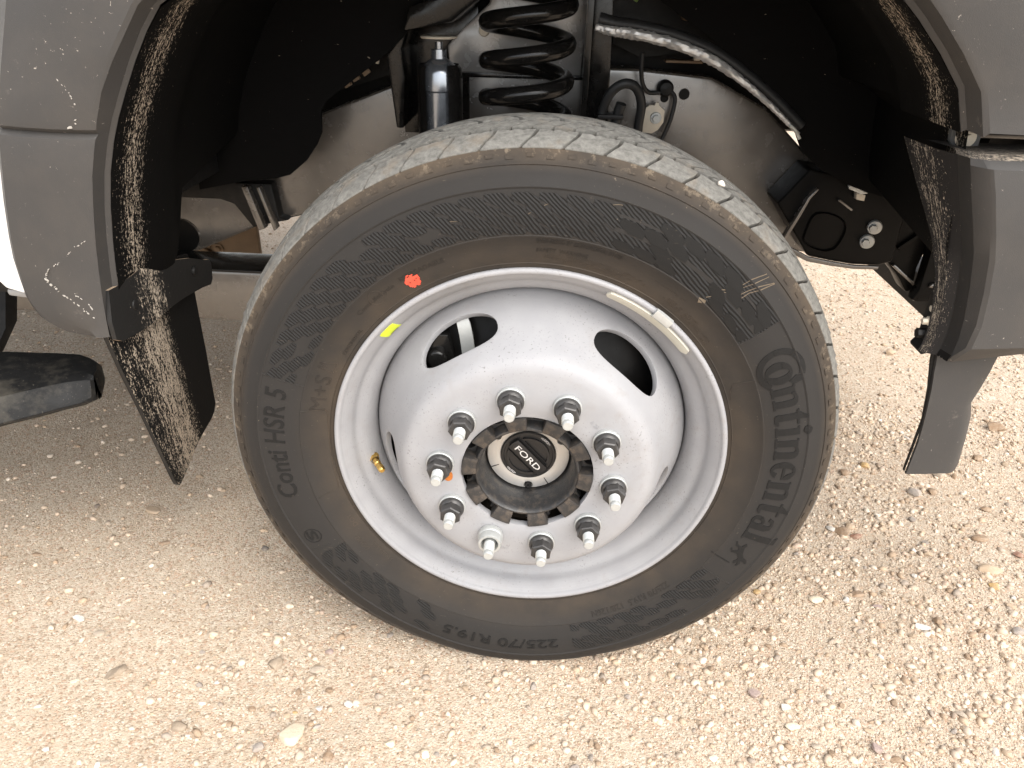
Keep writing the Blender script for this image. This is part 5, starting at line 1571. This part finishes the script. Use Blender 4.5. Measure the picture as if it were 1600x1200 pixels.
STONES = [
(-0.735, 0.027, 0.0141, 0.0076, 'white', 'flat white stone lying in the sand at far left, below the mud flap'),
(-0.683, -0.004, 0.0112, 0.0082, 'greytan', 'thin grey-tan slab just below the flat white stone at the left'),
(-0.616, -0.074, 0.0204, 0.0111, 'taupe', 'long taupe sliver of rock lying slantwise in the smooth sand at left'),
(-0.48, -0.16, 0.014, 0.0092, 'taupe', 'angular taupe stone alone in smooth sand left of the big cream stone'),
(-0.673, -0.094, 0.0086, 0.0045, 'cream', 'small cream chip left of the long slanted taupe sliver'),
(-0.38, -0.046, 0.0138, 0.012, 'taupe', 'rounded taupe stone with a scratched face above the big cream stone'),
(-0.314, -0.168, 0.0251, 0.0165, 'cream', 'largest cream stone, flat and oval, at the bottom left below the tyre'),
(-0.355, -0.188, 0.0132, 0.0091, 'grey', 'rough grey broken rock touching the left side of the largest cream stone'),
(-0.747, 0.308, 0.0201, 0.0109, 'tan', 'low tan stone in shaded sand straight below the mud flap tip, left side'),
(-0.68, 0.218, 0.013, 0.007, 'brown', 'thin brown flake of rock below the low tan stone under the flap'),
(-0.902, 0.173, 0.0115, 0.0066, 'brown', 'small brown flake in the shaded sand near the left edge'),
(-0.487, 0.216, 0.0089, 0.0069, 'black', 'small black chip close to the left side of the tyre'),
(-0.701, -0.142, 0.0064, 0.0046, 'white', 'white pebble with a grey neighbour at the lower left edge'),
(-0.863, 0.315, 0.0069, 0.0071, 'dark', 'tiny dark pebble in the shaded sand right of the running board end'),
(-0.647, -0.207, 0.0057, 0.0041, 'white', 'white pebble in the bottom left corner'),
(-0.558, -0.22, 0.0095, 0.004, 'greytan', 'long grey-tan stone at the bottom edge in the left corner'),
(-0.387, -0.125, 0.0065, 0.0059, 'brown', 'brown pebble above the rough grey rock'),
(-0.333, -0.133, 0.0069, 0.005, 'tan', 'tan pebble just above the largest cream stone'),
(-0.322, -0.127, 0.0042, 0.0034, 'ochre', 'small ochre yellow pebble right above the largest cream stone'),
(-0.41, -0.151, 0.0064, 0.0057, 'brown', 'brown crumbly pebble between the angular taupe stone and the cream stone'),
(-0.31, -0.053, 0.0128, 0.0085, 'greytan', 'grey-tan flat stone right of the rounded scratched taupe stone'),
(-0.302, -0.017, 0.0071, 0.007, 'mauve', 'mauve grey pebble near the lower left of the tyre'),
(-0.289, -0.12, 0.0061, 0.0056, 'white', 'white pebble up and right of the largest cream stone'),
(-0.247, -0.109, 0.0085, 0.006, 'white', 'bright white squarish stone right of the largest cream stone'),
(-0.284, -0.15, 0.0068, 0.0049, 'grey', 'small grey pebble touching the right side of the largest cream stone'),
(-0.255, -0.197, 0.0087, 0.0082, 'brown', 'brown squarish stone at the bottom edge right of the cream stone'),
(-0.123, -0.182, 0.0089, 0.0077, 'cream', 'pale cream pebble at the bottom edge left of centre'),
(-0.106, -0.181, 0.0053, 0.0042, 'grey', 'grey rounded pebble beside the pale cream one at the bottom edge'),
(-0.175, -0.172, 0.0089, 0.007, 'cream', 'cream pebble between the brown squarish stone and the pale one, bottom edge'),
(0.624, 0.353, 0.0162, 0.0135, 'brown', 'rounded brown stone right of the tyre, in a cluster of four'),
(0.604, 0.361, 0.0091, 0.0096, 'white', 'white pebble at the left end of the cluster of four by the tyre'),
(0.647, 0.376, 0.0124, 0.0106, 'tan', 'tan stone at the top of the cluster of four by the tyre'),
(0.65, 0.345, 0.0109, 0.0087, 'redbrown', 'red-brown stone at the right end of the cluster of four by the tyre'),
(0.896, 0.355, 0.0181, 0.0103, 'brown', 'long brown stone on the right below the deflector'),
(0.954, 0.456, 0.0116, 0.0107, 'brown', 'brown pebble between the deflector and the long brown stone at right'),
(0.945, 0.311, 0.0138, 0.009, 'redbrown', 'red-brown stone cut by the right edge of the picture'),
(0.863, 0.257, 0.0232, 0.0169, 'tan', 'broad tan stone half sunk near the right edge'),
(0.848, 0.215, 0.0125, 0.0113, 'ochre', 'ochre stone just below the broad tan half sunk one'),
(0.595, 0.18, 0.0157, 0.0096, 'brown', 'flat brown stone to the right of the tyre bottom'),
(0.515, 0.158, 0.0166, 0.0113, 'cream', 'cream-tan half sunk stone between the tyre and the flat brown stone'),
(0.431, 0.158, 0.0086, 0.0075, 'tan', 'tan pebble at the lower right edge of the tyre'),
(0.414, 0.167, 0.0075, 0.007, 'ochre', 'ochre pebble touching the shade of the tyre, lower right'),
(0.672, 0.105, 0.0154, 0.0087, 'white', 'bright white stone on the right with a brown pebble behind it'),
(0.705, 0.12, 0.01, 0.0094, 'brown', 'round brown pebble just behind the bright white stone'),
(0.617, 0.151, 0.0114, 0.0056, 'mauve', 'thin mauve sliver left of the bright white stone'),
(0.36, -0.049, 0.0113, 0.0093, 'mauve', 'mauve-brown rounded stone below the tyre, right of centre'),
(0.4, -0.073, 0.0087, 0.0072, 'white', 'white pebble right of the mauve-brown stone'),
(0.552, -0.025, 0.0125, 0.0063, 'tan', 'long tan stone in the gravel at lower right'),
(0.615, -0.01, 0.0071, 0.0059, 'tan', 'small tan pebble right of the long tan stone'),
(0.66, -0.065, 0.0107, 0.0063, 'greytan', 'grey-tan tilted stone at lower right'),
(0.833, 0.104, 0.0132, 0.0104, 'grey', 'grey stone at the right edge, level with the bright white stone'),
(0.511, -0.131, 0.011, 0.0086, 'mauve', 'mauve-grey stone at the bottom edge right of centre'),
(0.534, -0.146, 0.0136, 0.0072, 'brown', 'brown stone cut by the bottom edge at right'),
(0.278, -0.16, 0.0086, 0.0059, 'cream', 'cream pebble at the bottom edge, just right of centre'),
(0.402, -0.103, 0.0123, 0.0077, 'cream', 'flat cream stone below the white pebble, lower right'),
(0.511, -0.102, 0.008, 0.0047, 'tan', 'tan flake above the mauve-grey stone at the bottom'),
(0.426, -0.131, 0.0074, 0.0057, 'greytan', 'grey-tan pebble at the bottom between the cream stones'),
(0.825, 0.502, 0.0155, 0.017, 'grey', 'rounded grey stone on the ground below the left end of the deflector'),
(0.868, 0.51, 0.0113, 0.0123, 'brown', 'brown stone right of the rounded grey one below the deflector'),
(0.911, 0.575, 0.0161, 0.0132, 'greytan', 'grey-tan stone directly under the tip of the deflector'),
(0.758, 0.598, 0.0111, 0.0114, 'ochre', 'ochre pebble between the tyre and the deflector'),
(0.699, 0.563, 0.0109, 0.012, 'brown', 'brown pebble beside the tyre tread, level with the deflector tip'),
(1.04, 1.19, 0.0195, 0.0159, 'tan', 'tan stone on the bright ground behind the deflector bolts'),
(1.147, 0.793, 0.0262, 0.0188, 'brown', 'broad brown stone behind the deflector at the right'),
(1.035, 0.657, 0.0122, 0.0132, 'brown', 'brown stone peeping out at the right side of the deflector foot'),
]
for i, (x, y, rx, ry, c, lab) in enumerate(STONES):
    big = rx > .017
    flat = .45 if ('flat' in lab or 'sliver' in lab or 'flake' in lab or 'thin' in lab) else .62
    rz = min(rx, ry) * flat * (1.35 if 'largest' in lab and 'oval' in lab else 1)
    o = link('stone', stone_mesh(rx, ry, rz, 100 + i, .2, 3 if big else 2), None, None)
    z = float(gz(x, y))
    o.location = (x, y, z + rz * (.25 if 'sunk' in lab else .55))
    rz_ = R(48) if 'slantwise' in lab else random.uniform(-.35, .35)
    o.rotation_euler = (random.uniform(-.12, .12), random.uniform(-.12, .12), rz_)
    o.color = COLS[c] + (1,)
    tagged(o, lab, 'stone', 'single stones lying on the gravel')
# pebbles nothing tells apart, in four colours
KINDS = [('white', 'small whitish pebble among the fine gravel of the yard', 'white pebbles in the gravel', 20), ('brown', 'small brown pebble among the fine gravel of the yard', 'brown pebbles in the gravel', 60),
         ('tan', 'small tan pebble among the fine gravel of the yard', 'tan pebbles in the gravel', 50), ('grey', 'small grey pebble among the fine gravel of the yard', 'grey pebbles in the gravel', 30)]
protos = [stone_mesh(1, .8, .6, 900 + i, .14, 2) for i in range(6)]
gg = np.random.default_rng(77)
for c, lab, grp, n in KINDS:
    made = 0
    while made < n:
        x = gg.uniform(-.75, 1.15); y = gg.uniform(-.24, .75)
        if gg.random() > float(density(np.array([x]), np.array([y]))[0]) + .08 or (abs(x) < .16 and -.01 < y < .21): continue
        if any(math.hypot(x - s[0], y - s[1]) < s[2] + .014 for s in STONES): continue
        s_ = gg.uniform(.0042, .0078) * (1 + max(0, y) * .5)
        o = bpy.data.objects.new('pebble', protos[int(gg.integers(6))])
        C.objects.link(o)
        o.location = (x, y, float(gz(x, y)) + s_ * .30)
        o.scale = (s_ * gg.uniform(.9, 1.3), s_ * gg.uniform(.8, 1.1), s_)
        o.rotation_euler = (gg.uniform(-.3, .3), gg.uniform(-.3, .3), gg.uniform(0, 6.28))
        k_ = gg.uniform(.8, 1.15)
        o.color = tuple(min(1, v * k_) for v in COLS[c]) + (1,)
        tagged(o, lab, 'pebble', grp)
        made += 1

# a stone wedged in the tread
o = link('stone', stone_mesh(.0052, .0040, .0040, 555, .2, 2), None, None)
o.location = (.2065, .0370, ZC + .3600); o.color = COLS['white'] + (1,)
tagged(o, 'tiny white stone wedged in a groove on top of the tyre tread', 'stone')
